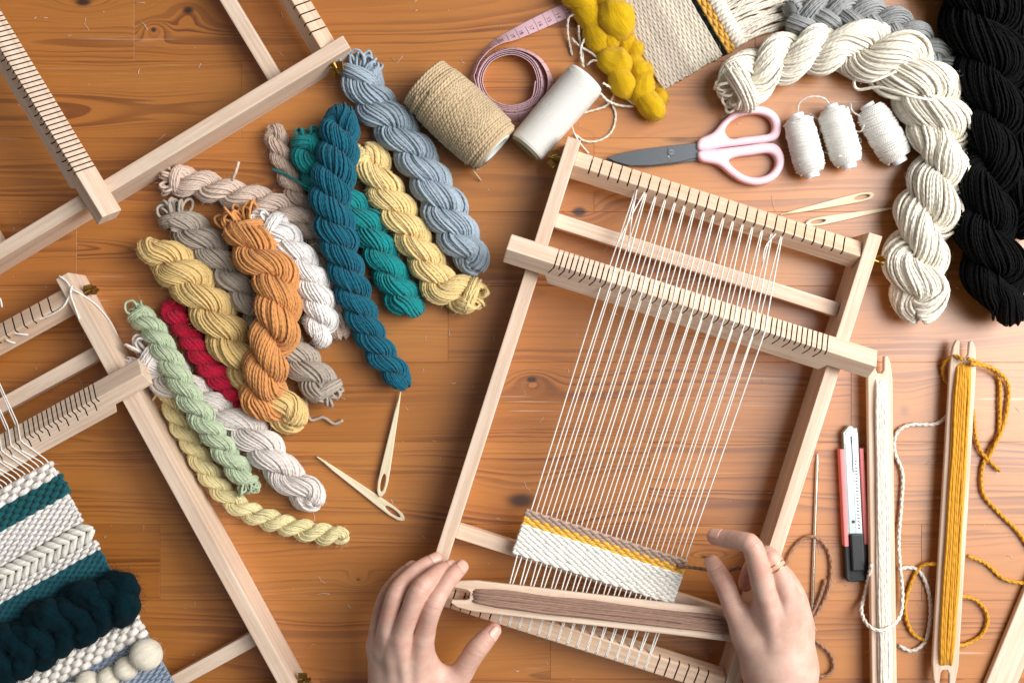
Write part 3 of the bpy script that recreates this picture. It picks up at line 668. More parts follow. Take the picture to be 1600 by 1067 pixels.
# mustard roving: two rows of plump lobes, built as a loose chain braid
def lobe_chain():
    root = thing('wool_roving', 'mustard yellow braid of fluffy roving beside the white spool', 'wool', tuple(W(965, 80) * [1, 1, 0]), 0)
    m_ = roving_mat('#d2a814')
    lobes = [(922, 22, 28, 20, 50), (965, 30, 25, 27, 60), (934, 58, 24, 17, 60), (955, 62, 14, 16, 80), (978, 66, 17, 14, 70), (992, 76, 12, 13, 60), (962, 96, 22, 20, 20), (996, 104, 17, 14, 62),
             (1008, 112, 13, 12, 70), (973, 128, 21, 18, 60), (1004, 140, 21, 18, 100), (1018, 164, 20, 18, 50), (1033, 150, 10, 10, 60), (905, -8, 26, 22, 40), (948, -14, 28, 24, 60)]
    for i, (x, y, a, b, ang) in enumerate(lobes):
        z = (b * .95 + (3 if i % 2 else 0)) * S; c = W(x, y, z); d = np.array([math.cos(R(ang)), -math.sin(R(ang)), 0])
        s_ = np.array([-d[1], d[0], 0]); t = -np.cos(np.linspace(.02, np.pi - .02, 26)); a *= 1.30; b *= 1.10
        C = c + t[:, None] * d * a * S * 1.02 + (t**2 - .3)[:, None] * s_ * b * S * .25
        mb = MB(); V = lump_mesh(mb, C, b * S * np.sqrt(1 - t*t) * (1 + smooth_noise(26, 8, .04)), 32, .09, True)
        o_ = wpart('lobe', mb, m_, root)
        f = wpart('fuzz', fuzz_mb(V.transpose(1, 0, 2), .0003, 800, .0042), m_, root); f['kind'] = 'stuff'; f.parent = o_
lobe_chain()

# ------------------------------------------------------------------ spools
def axis_frame(a, b):
    d = b - a; L = np.linalg.norm(d); d = d / L; s_ = np.cross(d, [0, 0, 1]); s_ /= np.linalg.norm(s_); return d, s_, np.cross(s_, d), L
def helix(a, b, rfun, turns, t0=0., t1=1., n=None, ph=0.):
    d, s_, u_, L = axis_frame(a, b); n = n or int(abs(turns) * 28); t = np.linspace(t0, t1, n); an = ph + np.linspace(0, 2*np.pi*turns, n); r = rfun(t)
    return a + (t * L)[:, None] * d + (r * np.cos(an))[:, None] * s_ + (r * np.sin(an))[:, None] * u_
def lathe(mb, a, b, prof, m=40):
    """prof: (t along 0..1, radius)"""
    d, s_, u_, L = axis_frame(a, b); an = np.arange(m) * 2*np.pi/m
    V = np.stack([a + t * L * d + r * (np.cos(an)[:, None] * s_ + np.sin(an)[:, None] * u_) for t, r in prof]); n = len(prof)
    I = np.arange(n*m).reshape(n, m); J = np.roll(I, -1, 1)
    F = np.stack([I[:-1], J[:-1], J[1:], I[1:]], -1).reshape(-1, 4)
    tt = np.array([p[0] for p in prof]) * L
    va = np.broadcast_to(np.arange(m)/m, (n-1, m)); La = np.broadcast_to(tt[:-1, None], (n-1, m)); Lb = np.broadcast_to(tt[1:, None], (n-1, m))
    U = np.stack([np.stack([La, va], -1), np.stack([La, va+1/m], -1), np.stack([Lb, va+1/m], -1), np.stack([Lb, va], -1)], -2).reshape(-1, 4, 2)
    mb.add(V, [F], [U])
Rj = 46 * S; a = W(662, 129, Rj); b = W(775, 233, Rj)
root = thing('twine_spool', 'spool of tan jute twine lying beside the light blue skein', 'twine', (*(a+b)[:2]/2, 0))
JUTE = yarn_mat('#d0b792', 260, 2, .3, .7)
barrel = lambda t: Rj * (.93 + .05 * np.sin(np.pi * t))
mb = MB(); lathe(mb, a, b, [(.0, .010)] + [(t, barrel(t) * .97) for t in np.linspace(0, 1, 12)] + [(1., .012)]); wpart('wound_core', mb, JUTE, root)
paths = [helix(a, b, lambda t: barrel(t) * .985, 33, .012, .988)]
for k in range(5):
    paths.append(helix(a, b, lambda t: barrel(t) * (1.03 + .006 * k), 9 + k, .12 + .05*k, .80 + .03*k, ph=k * 1.3))
    paths.append(helix(a, b, lambda t: barrel(t) * (1.035 + .006 * k), 8 + k, .86 - .02*k, .10 + .1*k, ph=k * 2.1 + 1))
mb = MB(); allp = []
for P in paths: P = P + RNG.normal(size=P.shape) * .00012; mb.tube(P, .00145, 6); allp.append(P)
o_ = wpart('twine_winding', mb, JUTE, root); f = wpart('fuzz', fuzz_mb(np.vstack(allp), .0012, 1500, .0045), JUTE, root); f['kind'] = 'stuff'; f.parent = o_
mb = MB(); d, s_, u_, L = axis_frame(a, b); lathe(mb, b - d*.004, b + d*.0008, [(0, .016), (1, .016), (1, .011), (.2, .010), (.2, .0001)]); wpart('cardboard_core', mb, plain_mat('card_core', '#c9cdc8', .8), root)
mb = MB(); mb.tube(spline([W(735, 262, .014), W(742, 270, .008), W(752, 283, .002)]), .0007, 6); wpart('loose_end', mb, JUTE, root)

a = W(917, 122, 32*S); b = W(823, 231, 29*S)
root = thing('thread_spool', 'large white cotton thread spool beside the jute twine', 'thread', (*(a+b)[:2]/2, 0))
COT = yarn_mat('#e7e5e0', 900, 1, .1, .15, dark=.08, mot=.06)
cone = lambda t: (32 - 2.5 * t) * S * (1 - .09 * np.clip(.07 - t, 0, 1) / .07)
mb = MB(); lathe(mb, a, b, [(.0, .010)] + [(t, cone(t)) for t in np.linspace(0, .985, 26)] + [(1.0, cone(1) * .97), (1.0, .0125)]); wpart('thread_winding', mb, COT, root)
mb = MB(); allp = []
P = helix(a, b, lambda t: cone(t) * 1.0, 64, .03, .98, n=2400) + RNG.normal(size=(2400, 3)) * .00003; mb.tube(P, .00055, 5)
for k in range(5): mb.tube(helix(a, b, lambda t: cone(t) * 1.012, 1.1, .02 + .1*k, .6 + .09*k, n=60, ph=k * 1.4), .0004, 5)
wpart('thread_turn', mb, COT, root)
mb = MB(); d, s_, u_, L = axis_frame(a, b); r0 = 29*S*.93; lathe(mb, b - d*.006, b + d*.0022, [(0, r0), (1, r0), (1, r0*.86), (-.6, r0*.82), (-.6, .0002)]); wpart('cardboard_tube', mb, plain_mat('tube_card', '#9a8f6c', .7), root)
mb = MB(); mb.tube(spline([W(920, 240, .002), W(905, 222, .004), W(896, 205, .010), W(893, 190, .02)]), .0006, 5); wpart('loose_end', mb, COT, root)

BOB = yarn_mat('#eae7e1', 500, 2, .12, .4, dark=.15, mot=.1); PLAST = plain_mat('white_plastic', '#eef0f4', .35)
for (x0, y0, x1, y1, hw, lab) in ((1246, 186, 1268, 270, 25, 'left one of the three white thread bobbins, nearest the pink scissors'), (1300, 172, 1326, 256, 26, 'middle one of the three white thread bobbins'),
                                 (1358, 170, 1404, 248, 27, 'right one of the three white thread bobbins, the most tilted')):
    r_ = hw * S * .96; a = W(x0, y0, r_); b = W(x1, y1, r_)
    root = thing('thread_bobbin', lab, 'thread', (*(a+b)[:2]/2, 0), 0, 'white thread bobbins')
    prof = lambda t: r_ * (.90 + .06 * np.sin(np.pi * t))
    mb = MB(); lathe(mb, a, b, [(0, .004)] + [(t, prof(t) * .96 * (1 - .25 * (abs(2*t-1)**8))) for t in np.linspace(0, 1, 12)] + [(1, .004)]); wpart('wound_core', mb, BOB, root)
    mb = MB(); ends = []
    P = helix(a, b, lambda t: prof(t) * .97 * (1 - .22 * np.abs(2*t-1)**8), 34, 0, 1); P += RNG.normal(size=P.shape) * .0001; mb.tube(P, .00085, 5)
    for k in range(6):
        t0, t1 = sorted(RNG.uniform(.02, .98, 2)); P2 = helix(a, b, lambda t: prof(t) * 1.015, RNG.uniform(2, 4), t0, t1, ph=RNG.uniform(0, 6)); mb.tube(P2, .0008, 5)
    o_ = wpart('thread_winding', mb, BOB, root); f = wpart('fuzz', fuzz_mb(P, .0008, 250, .003), BOB, root); f['kind'] = 'stuff'; f.parent = o_
    d, s_, u_, L = axis_frame(a, b); rc = .0062
    for p, sg in ((a, -1), (b, 1)):
        mb = MB(); lathe(mb, p - d*sg*.004, p + d*sg*.0045, [(0, rc), (.93, rc), (1, rc*.9), (1, rc*.62), (.3, rc*.6), (.3, .0001)], 24); wpart('core_end', mb, PLAST, root)
def cord(name, label, cat, paths, r, mat, group=None, m=7, fz=0):
    P0 = [spline([W(x, y, z) for x, y, z in p], .002) for p in paths]; c = np.mean(P0[0], 0)
    if len(paths) == 1:
        root = thing(name, label, cat, (c[0], c[1], 0), 0, group)
    else: root = thing(name, label, cat, (c[0], c[1], 0), 0, group)
    for P in P0:
        # two plied strands per cord
        mb = MB(); n = len(P); T, N, B = frames(P[None]); ph = arclen(P) * 2*np.pi/.011
        for s_ in (0, np.pi): mb.tube(P + r*.34*(np.cos(ph+s_)[:, None]*N[0] + np.sin(ph+s_)[:, None]*B[0]), r*.66, m)
        o_ = wpart('strand', mb, mat, root)
        if fz: f = wpart('fuzz', fuzz_mb(P, r, fz, .004), mat, root); f['kind'] = 'stuff'; f.parent = o_
    return root
cord('loose_thread', 'white thread looping between the left and middle bobbins', 'thread', [[(1246, 178, .012), (1250, 160, .016), (1268, 151, .02), (1288, 154, .02), (1296, 164, .016)], [(1266, 178, .006), (1280, 190, .004), (1281, 208, .003), (1276, 218, .008)], [(1284, 238, .006), (1296, 240, .006), (1304, 245, .012)]], .0008, BOB)
cord('loose_thread', 'short white thread ends between the middle and right bobbins', 'thread', [[(1329, 162, .014), (1332, 174, .016), (1344, 182, .02)], [(1338, 206, .012), (1346, 205, .018), (1350, 196, .026)], [(1336, 226, .012), (1346, 222, .006), (1343, 214, .004)]], .0008, BOB)
cord('cotton_string', 'cream cotton string tangled under the mustard roving', 'string', [[(902, 22, .012), (889, 28, .010), (887, 50, .006), (890, 68, .004), (894, 87, .002)], [(904, 40, .012), (905, 58, .006), (910, 80, .004), (911, 100, .008)],
     [(893, 60, .006), (904, 71, .009), (922, 82, .010), (938, 94, .012)], [(916, 56, .01), (908, 74, .011), (908, 90, .007), (912, 106, .008)], [(917, 102, .01), (926, 95, .012), (938, 96, .014)], [(938, 146, .02), (950, 158, .012), (968, 165, .006), (990, 167, .006)],
     [(906, 178, .002), (925, 173, .003), (946, 166, .004), (958, 152, .004), (962, 140, .006)], [(942, 130, .02), (958, 140, .012), (975, 152, .008), (992, 164, .008)], [(955, 160, .003), (962, 180, .0015), (956, 205, .0015), (938, 219, .0015), (915, 221, .0015), (898, 210, .002)]], .00115, yarn_mat('#ede6d6', 260, 2, .15, .5))

# ------------------------------------------------------------------ tape measure
def tape():
    root = thing('tape_measure', 'pink tape measure coiled between jute twine and white spool', 'tape measure', tuple(W(800, 128)))
    cx, cy = 800, 127; pts = []; wd = []
    # strip from the roving to the coil, then about five turns inwards
    lead = [(930, -10, 0), (892, 13, 0), (860, 28, 6), (830, 42, 16), (802, 55, 32), (780, 64, 50), (762, 77, 62), (747, 96, 68), (740, 114, 70)]
    for (x, y, t) in lead: pts.append((x, y)); wd.append(t)
    turns = [(61, 182), (60, 150)]
    for k in range(8 * 4 + 5):
        a = R(178 + 45 * k); t = k / 37; rx = 60 - 14 * t + (3 if k % 8 in (2, 3) else 0) - (4 if (k > 8 and k % 8 in (4, 5, 6)) else 0); ry = 55 - 13 * t
        if k < 5: rx += 2; ry += 2
        pts.append((cx + rx * math.cos(a) - (2 if k > 10 else 0), cy - ry * math.sin(a) + 1.5)); wd.append(69)
    P2 = spline([(x, y, w_) for (x, y), w_ in zip(pts, wd)], 4.0)
    n = len(P2); tw = R(1) * np.clip(P2[:, 2], 0, 70); wdt = .0128
    hz = .0072
    C = np.array([W(x, y, .0012 + (hz - .0012) * math.sin(t_)) for (x, y, _), t_ in zip(P2, tw)])
    T = np.gradient(C, axis=0); T /= np.linalg.norm(T, axis=1, keepdims=True)
    side = np.cross(T, [0, 0, 1]); side /= np.linalg.norm(side, axis=1, keepdims=True)
    wdir = np.cos(tw)[:, None] * side * -1 + np.sin(tw)[:, None] * np.array([0, 0, 1.])
    nrm = np.cross(T, wdir); th = .0004
    V = np.stack([C - wdir*wdt/2 - nrm*th/2, C + wdir*wdt/2 - nrm*th/2, C + wdir*wdt/2 + nrm*th/2, C - wdir*wdt/2 + nrm*th/2], 1)
    I = np.arange(n*4).reshape(n, 4); J = np.roll(I, -1, 1)
    mb = MB(); mb.add(V, [np.stack([I[:-1], J[:-1], J[1:], I[1:]], -1).reshape(-1, 4), I[:1], I[-1:]])
    o = wpart('tape', mb, plain_mat('pink_tape', '#d6b2ba', .5, bump=.1), root)
    o.data.polygons.foreach_set('use_smooth', np.zeros(len(o.data.polygons), bool))
    INK = plain_mat('tape_ink', '#4b3c4a', .6); L = arclen(C)
    sg = 1 if nrm[5][2] > 0 else -1
    mb = MB(); tick = .0092; k = 0; s0 = .004
    while s0 + k * tick < L[-1] - .004:
        s1 = s0 + k * tick
        for dx, hw, lo_, hi_ in ((0, .00016, -.5, .5),):
            c = np.array([np.interp(s1, L, C[:, j]) for j in range(3)]); i = min(n-1, np.searchsorted(L, s1)); wv, tv, nv = wdir[i], T[i], nrm[i]
            q_ = c + nv * sg * (th/2 + .00008)
            mb.add([q_ + wv*wdt*lo_ - tv*hw, q_ + wv*wdt*lo_ + tv*hw, q_ + wv*wdt*hi_ + tv*hw, q_ + wv*wdt*hi_ - tv*hw], [np.array([[0, 1, 2, 3]])])
            q_ = c - nv * sg * (th/2 + .00008)
            if s1 > .09: mb.add([q_ + wv*wdt*lo_ - tv*hw, q_ + wv*wdt*lo_ + tv*hw, q_ + wv*wdt*hi_ + tv*hw, q_ + wv*wdt*hi_ - tv*hw], [np.array([[0, 1, 2, 3]])])
        k += 1
    wpart('printed_scale', mb, INK, root)
    for k in range(1, 11):   # printed figures, turned along the tape
        s1 = s0 + (k - .5) * tick
        i = min(n-1, np.searchsorted(L, s1)); c, wv, tv, nv = C[i], wdir[i], T[i], nrm[i] * sg
        tx = bpy.data.curves.new('figure', 'FONT'); tx.body = str(10 + k); tx.size = .0052; tx.align_x = 'CENTER'; tx.align_y = 'CENTER'; tx.fill_mode = 'FRONT' if hasattr(tx, 'fill_mode') else tx.fill_mode
        to = bpy.data.objects.new('t', tx); COL.objects.link(to)
        me = bpy.data.meshes.new_from_object(to.evaluated_get(bpy.context.evaluated_depsgraph_get())); bpy.data.objects.remove(to)
        up = Vector(-tv); xx = Vector(np.cross(-tv, nv)); M = Matrix((xx, up, Vector(nv))).transposed().to_4x4(); M.translation = Vector(c + nv * (th/2 + .0001) + wv * .0012) - Vector(root.location)
        me.transform(M); me.materials.clear(); obj('printed_figure', me, INK, root)
    mb = MB()
tape()

# ------------------------------------------------------------------ fringed weaving at the top edge
def fringe_piece():
    e1 = np.array([.866, -.50]); e2 = np.array([-.50, -.866]); o0 = np.array([1036., 141.])
    root = thing('woven_swatch', 'oatmeal woven swatch with black line and cream fringe', 'weaving', tuple(W(1060, 40)))
    def pt(a, b, z): p = o0 + e1 * a + e2 * b; return W(p[0], p[1], z)
    bm = bmesh.new(); vs = [bm.verts.new(pt(a, b, z)) for z in (.0008, .0024) for a, b in ((1, 3), (128, 3), (128, 210), (1, 210))]
    for f in ((3, 2, 1, 0), (4, 5, 6, 7), (0, 1, 5, 4), (1, 2, 6, 5), (2, 3, 7, 6), (3, 0, 4, 7)): bm.faces.new([vs[i] for i in f])
    wpart('backing', bm_mesh('backing', bm), yarn_mat('#b8ab9b'), root)
    def rows_(nm, a0, a1, c, step, wsp, amp, r, z=.0026, fz=300):
        n = max(1, int(round((a1-a0)/step))); segs = int(210 / wsp * 5); P = []
        for k in range(n):
            b = np.linspace(0, 212, segs) + RNG.normal()*.8; ph = np.pi * b / wsp + np.pi * k
            a = a0 + (k+.5)*(a1-a0)/n + smooth_noise(segs, 12, .3) + np.sin(ph) * .3
            P.append(np.array([pt(ai, bi, zi) for ai, bi, zi in zip(a, b, z + amp*np.sin(ph))]))
        P = np.stack(P); mb = MB(); mb.tube(P, r, 6); m_ = yarn_mat(c, 240, 2, .16, .6, dark=.2); o_ = wpart(nm, mb, m_, root)
        f = wpart('fuzz', fuzz_mb(P, r*.9, fz, .004), m_, root); f['kind'] = 'stuff'; f.parent = o_
    rows_('oatmeal_band', 0, 60, '#c9bdae', 3.6, 8.5, .0004, .0014, fz=500)
    rows_('cream_band', 60, 108, '#d9cfbd', 3.6, 8.5, .0004, .0014, fz=400)
    rows_('black_band', 108, 115, '#141412', 4.0, 8.5, .0007, .0016, fz=120)
    rows_('mustard_band', 115, 130, '#dcaa4e', 5.0, 9, .0010, .0018, fz=150)
    m_ = yarn_mat('#f0e8d8', 220, 2, .12, .5); mbk = MB(); mbf = MB(); ks = []; fs = []
    for k in range(30):
        b = 2 + 7.0 * k
        ks.append(np.stack([pt(131 + t*20, b + math.sin(t*3)*1.5, .003 + .0028*math.sin(t*np.pi)) for t in np.linspace(0, 1, 10)]))
        for j in range(3):
            sw = RNG.uniform(-14, 10); ln = RNG.uniform(70, 112)
            fs.append(resample(spline([pt(148, b + j*1.5, .0035), pt(148 + ln*.4, b + sw*.3 + RNG.normal()*3, .005 + .003*RNG.random()), pt(148 + ln*.8, b + sw*.8 - 6, .004 + .002*RNG.random()), pt(148 + ln, b + sw - 10, .0018)], .002), 1)[:0] if False else
                      resample(spline([pt(148, b + j*1.5, .0035), pt(148 + ln*.4, b + sw*.3 + RNG.normal()*3, .005 + .003*RNG.random()), pt(148 + ln*.8, b + sw*.8 - 6, .004 + .002*RNG.random()), pt(148 + ln, b + sw - 10, .0018)], .002)[:, :3], .0001)[::1])
    fs = [np.stack([np.interp(np.linspace(0, 1, 26), np.linspace(0, 1, len(f)), f[:, c]) for c in range(3)], 1) for f in fs]
    mbk.tube(np.stack(ks), .0022, 7); wpart('knot_row', mbk, m_, root)
    mbf.tube(np.stack(fs), .00105, 6); o_ = wpart('fringe', mbf, m_, root); o_['kind'] = 'stuff'
    mb = MB(); mb.tube(spline([W(1150, 60, .006), W(1190, 52, .005), W(1222, 42, .003), W(1240, 20, .003), W(1244, -8, .003)]), .0013, 6); wpart('loose_end', mb, m_, root)
fringe_piece()

# ------------------------------------------------------------------ scissors
def scissors():
    root = thing('scissors', 'scissors with pink handles and dark grey blades', 'scissors', tuple(W(1092, 238)))
    PINK = plain_mat('pink_plastic', '#efc9d2', .38, spec=.5); STEEL = plain_mat('dark_steel', '#5c6064', .42, .75, var=.15)
    def zz(x, y, z): p = W(1000 + x / 2.667, y / 2.667, z); return (p[0] - root.location.x, p[1] - root.location.y)
    up = closed_spline([zz(x, y, .006) for x, y in ((243, 585), (300, 555), (345, 505), (400, 462), (470, 444), (530, 452), (572, 485), (586, 535), (572, 578), (530, 594), (450, 604), (350, 616), (246, 630))])
    uh = closed_spline([zz(x, y, .006) for x, y in ((352, 548), (375, 512), (420, 485), (480, 477), (530, 492), (549, 525), (540, 556), (500, 566), (430, 574), (375, 580))])
    dn = closed_spline([zz(x, y, .006) for x, y in ((243, 634), (330, 622), (430, 610), (530, 598), (575, 612), (597, 655), (592, 705), (555, 752), (490, 773), (425, 762), (372, 730), (320, 690), (250, 672))])
    dh = closed_spline([zz(x, y, .006) for x, y in ((368, 672), (400, 656), (460, 648), (525, 640), (556, 655), (561, 690), (535, 725), (490, 741), (440, 734), (395, 706))])
    for nm, lp in (('upper', (up, uh)), ('lower', (dn, dh))):
        me = plate_mesh('handle', [l.tolist() for l in lp], .0050, .0028, 3); me.polygons.foreach_set('use_smooth', np.ones(len(me.polygons), bool))
        obj('handle', me, PINK, root, (0, 0, .0055))
    def z3(x, y): p = W(x, y, .005); return (p[0] - root.location.x, p[1] - root.location.y)
    b1 = [z3(*p) for p in ((948, 247), (975, 239), (1010, 233), (1060, 227), (1100, 223), (1102, 244), (1060, 254), (1020, 259), (985, 260), (960, 253))]
    b2 = [z3(*p) for p in ((946, 249), (985, 243), (1040, 236), (1100, 232), (1102, 249), (1050, 257), (1010, 261), (975, 259))]
    obj('blade', plate_mesh('blade', [b2], .0008, .0003, 1), STEEL, root, (0, 0, .0038)); obj('blade', plate_mesh('blade', [b1], .0008, .0003, 1), STEEL, root, (0, 0, .0062))
    bm = bmesh.new(); bmesh.ops.create_cone(bm, cap_ends=True, segments=24, radius1=.0034, radius2=.0028, depth=.0014); c = z3(1048, 239)
    bmesh.ops.bevel(bm, geom=[e for e in bm.edges if e.verts[0].co.z > 0 and e.verts[1].co.z > 0], offset=.0005, segments=2, affect='EDGES')
    sc = obj('pivot_screw', bm_mesh('pivot_screw', bm), plain_mat('screw_steel', '#777b80', .35, .9), root, (c[0], c[1], .0076))
    obj('screw_slot', box_mesh('screw_slot', -.0022, .0022, -.0003, .0003, .0007, .0009, bev=0), plain_mat('slot_dark', '#202224', .6), sc)
    l0, l1 = z3(1042, 230), z3(1046, 254)
    mb = MB(); mb.tube(np.array([(l0[0], l0[1], .0071), ((l0[0]+l1[0])/2, (l0[1]+l1[1])/2, .0071), (l1[0], l1[1], .0071)]), .00022, 5); obj('ground_line', mb, plain_mat('bright_steel', '#d0d3d6', .3, .9), root)
scissors()

# ------------------------------------------------------------------ weaving needles, steel needle, cutter
NEED = beech_mat('needle_wood', '#efe3c8', '#e2d0aa')
def needle(label, tip, eye, wmax=15, z=.0022):
    a = W(*tip, z); b = W(*eye, z); d = b - a; L = np.linalg.norm(d[:2]); w = wmax * S / 2
    root = thing('weaving_needle', label, 'needle', (a[0], a[1], 0), math.atan2(d[1], d[0]), 'wooden weaving needles')
    t = [0, .03, .2, .5, .72, .86, .95, .985]; hw = [.0004/w, .12, .40, .70, .92, 1.0, .80, .45]
    ol = [(x*L, h*w) for x, h in zip(t, hw)] + [(L, 0)] + [(x*L, -h*w) for x, h in list(zip(t, hw))[::-1]]
    hc, hl, hh = .865*L, .085*L, w*.46; th = np.linspace(0, 2*np.pi, 28, endpoint=False)
    hole = [(hc + hl*math.cos(x), hh*math.sin(x)) for x in th]
    me = plate_mesh('needle_body', [ol, hole], .0014, .0007, 2); obj('needle_body', me, NEED, root, (0, 0, z))
    return root
needle('upright wooden needle just below the dark teal skein', (626, 612), (594, 776), 16, .0046)
needle('slanting wooden needle whose eye points lower right', (495, 713), (632, 812), 16)
needle('wooden needle above the loom with its eye at the right', (1218, 336), (1366, 304), 14)
needle('wooden needle right of the loom with its point at the right', (1402, 324), (1258, 350), 13)
a = W(1277, 705, .0012); b = W(1268, 968, .0012); d = b - a; L = np.linalg.norm(d)
root = thing('steel_needle', 'long thin steel needle standing between loom and cutter', 'needle', (a[0], a[1], 0), math.atan2(d[1], d[0]))
mb = MB(); xs = np.linspace(0, 1, 30); mb.tube(np.stack([xs*L, 0*xs, np.full(30, .0018)], 1), .0015*np.clip(xs*9+.2, 0, 1)*np.where(xs > .97, .8, 1), 12); obj('shaft', mb, plain_mat('needle_steel', '#cfc8bb', .22, 1.0), root)
mb = MB(); t = np.linspace(0, 2*np.pi, 25); mb.tube(np.stack([L + .004 + .0055*np.cos(t), .0013*np.sin(t), np.full(25, .0018)], 1), .0006, 8); obj('eye', mb, plain_mat('eye_steel', '#d8d0c0', .2, 1.0), root)

def cutter():
    p = W(1336, 905); t = W(1324, 664); d = t - p; L = np.linalg.norm(d)
    root = thing('utility_knife', 'snap-off cutter with pink sides and black end cap', 'knife', (p[0], p[1], 0), math.atan2(d[1], d[0]))
    x = lambda yy: (905 - yy) * S; w = 38 * S / 2
    SIL = plain_mat('cutter_silver', '#a5afb0', .36, .6); RED = plain_mat('coral_plastic', '#ee8787', .45); BLK = plain_mat('black_plastic', '#16191e', .42); BLD = plain_mat('blade_steel', '#c3cccc', .3, .75); DRK = plain_mat('dark_gap', '#1d2524', .6)
    ol = [(x(850), -w*.58), (x(672), -w*.58), (x(664), -w*.20), (x(664), w*.25), (x(672), w*.60), (x(850), w*.60)]
    ol = [(x(850), -w*.60), (x(676), -w*.60), (x(664), -w*.10), (x(664), w*.15), (x(674), w*.62), (x(850), w*.62)]
    obj('metal_sleeve', prism_mesh('metal_sleeve', ol, 'z', .0015, .0085, .0006), SIL, root)
    for sgn in (-1, 1):
        obj('side_rail', box_mesh('side_rail', x(850 if sgn > 0 else 848), x(699), *(sorted((sgn*w*.62, sgn*w*.98))), .0010, .0100, bev=.0011), RED, root)
    ol = [(x(905), -w*.80), (x(905), w*.80), (x(899), w*.96), (x(832), w*.96), (x(832), -w*.96), (x(899), -w*.96)]
    cap = obj('end_cap', prism_mesh('end_cap', ol, 'z', 0, .0088, .0012), BLK, root)
    obj('blade', box_mesh('blade', x(832), x(668), -w*.52, -w*.06, .0085, .0091, bev=.0002), BLD, root)
    bl = obj('blade', box_mesh('blade', x(832), x(690), -w*.05, w*.50, .0084, .0089, bev=.0002), SIL, root)
    mb = MB()
    for k in range(22):
        xx = x(824 - 5.2*k); yc = -w*.28
        mb.add([(xx, yc - w*.10, .00925), (xx + .0011, yc - w*.10, .00925), (xx + .0018, yc + w*.10, .00925), (xx + .0007, yc + w*.10, .00925)], [np.array([[0, 1, 2, 3]])])
    obj('snap_notch', mb, DRK, root)
    obj('slit', box_mesh('slit', x(735), x(675), -w*.08, -w*.02, .0088, .00935, bev=0), DRK, root)
    bm = bmesh.new(); bmesh.ops.create_cone(bm, cap_ends=True, segments=20, radius1=.0013, radius2=.0013, depth=.0006); obj('rivet_hole', bm_mesh('rivet_hole', bm), DRK, root, (x(812), w*.14, .0091))
    bm = bmesh.new(); bmesh.ops.create_cone(bm, cap_ends=True, segments=24, radius1=.0030, radius2=.0027, depth=.0008); obj('tip_stud', bm_mesh('tip_stud', bm), BLD, root, (x(675), w*.12, .0090))
    obj('slider', box_mesh('slider', x(888), x(830), -w*.52, w*.52, .0080, .0125, bev=.0014), BLK, root)
    for k in range(5): obj('grip_rib', box_mesh('grip_rib', x(901 - 3*k), x(899.6 - 3*k), -w*.6, w*.6, .0088, .0095, bev=.0002, seg=1), BLK, cap)
cutter()

# ------------------------------------------------------------------ stick shuttles
def shuttle(label, p0, p1, wpx, z, yarncol, ywpx, group='stick shuttles', ystart=.03, yend=.97, roll=0., yd=4.6, nlay=(9, 7)):
    a = W(*p0, z); b = W(*p1, z); d = b - a; L = np.linalg.norm(d); w = wpx * S * (1 - z) / 2; th = .0032
    root = thing('stick_shuttle', label, 'shuttle', (a[0], a[1], 0), math.atan2(d[1], d[0]), group)
    nw = w * .36; nd_ = .015
    ol = [(nd_, nw*.55), (nd_, -nw*.55), (nd_*.8, -nw*.9), (.0008, -nw), (0, -w*.62), (.006, -w*.86), (.02, -w), (L-.02, -w), (L-.006, -w*.86), (L, -w*.62), (L-.0008, -nw), (L-nd_*.8, -nw*.9), (L-nd_, -nw*.5), (L-nd_, nw*.5), (L-nd_*.8, nw*.9), (L-.0008, nw), (L, w*.62), (L-.006, w*.86), (L-.02, w), (.02, w), (.006, w*.86), (0, w*.62), (.0008, nw), (nd_*.8, nw*.9)]
    me = plate_mesh('shuttle_body', [ol], th, .0011, 2)
    obj('shuttle_body', me, BEECH, root, (0, 0, z), (roll, 0, 0))
    if yarncol:
        m_ = yarn_mat(yarncol, 110, 2, .22, .4, dark=.14); r_ = yd * S / 2; yw = ywpx * S / 2; x0, x1 = L*ystart + nd_*.6, L*yend - nd_*.6; P = []
        for lay, cnt in enumerate(nlay):
            for k in range(cnt):
                yy = (k/(cnt-1) - .5) * 2 * (yw - r_) * (1 - .14*lay) if cnt > 1 else 0
                for sg in (1, -1):
                    n = 60; t = np.linspace(0, 1, n); e = np.clip(np.minimum(t, 1-t) / .06, 0, 1); e2 = np.sqrt(1-(1-e)**2)
                    yv = yy * (.78 + .22*np.clip(np.minimum(t, 1-t)/.10, 0, 1)) + smooth_noise(n, 12, r_*.35)
                    P.append(np.stack([x0 + (x1-x0)*t + (RNG.normal()*.0012), yv, z + sg*e2*(th + r_*(.85 + 1.25*lay) + np.abs(smooth_noise(n, 10, r_*.18)))], 1))
        P = np.stack(P)
        if roll:
            cz = P[..., 2] - z; cy = P[..., 1].copy(); P[..., 1] = cy*math.cos(roll) - cz*math.sin(roll); P[..., 2] = z + cy*math.sin(roll) + cz*math.cos(roll)
        P[..., 2] = np.maximum(P[..., 2], r_)
        mb = MB(); mb.tube(P, r_, 7); y_ = obj('wound_yarn', mb, m_, root); f = obj('fuzz', fuzz_mb(P, r_, 900, .0038), m_, y_); f['kind'] = 'stuff'
    return root
shuttle('stick shuttle wound with brown yarn, held between the hands', (706, 926), (1188, 982), 48, .0480, '#a2806f', 27, roll=R(-6))
shuttle('stick shuttle wound with cream yarn right of the cutter', (1373, 556), (1381, 1120), 39, .0130, '#ece3d6', 21, yd=4.2)
shuttle('stick shuttle wound with mustard yarn at the right', (1506, 532), (1474, 1072), 39, .0130, '#dc9e30', 25, yd=4.2, roll=R(10))
shuttle('bare wooden shuttle at the lower right corner', (1640, 880), (1520, 1170), 46, .0045, None, 0)
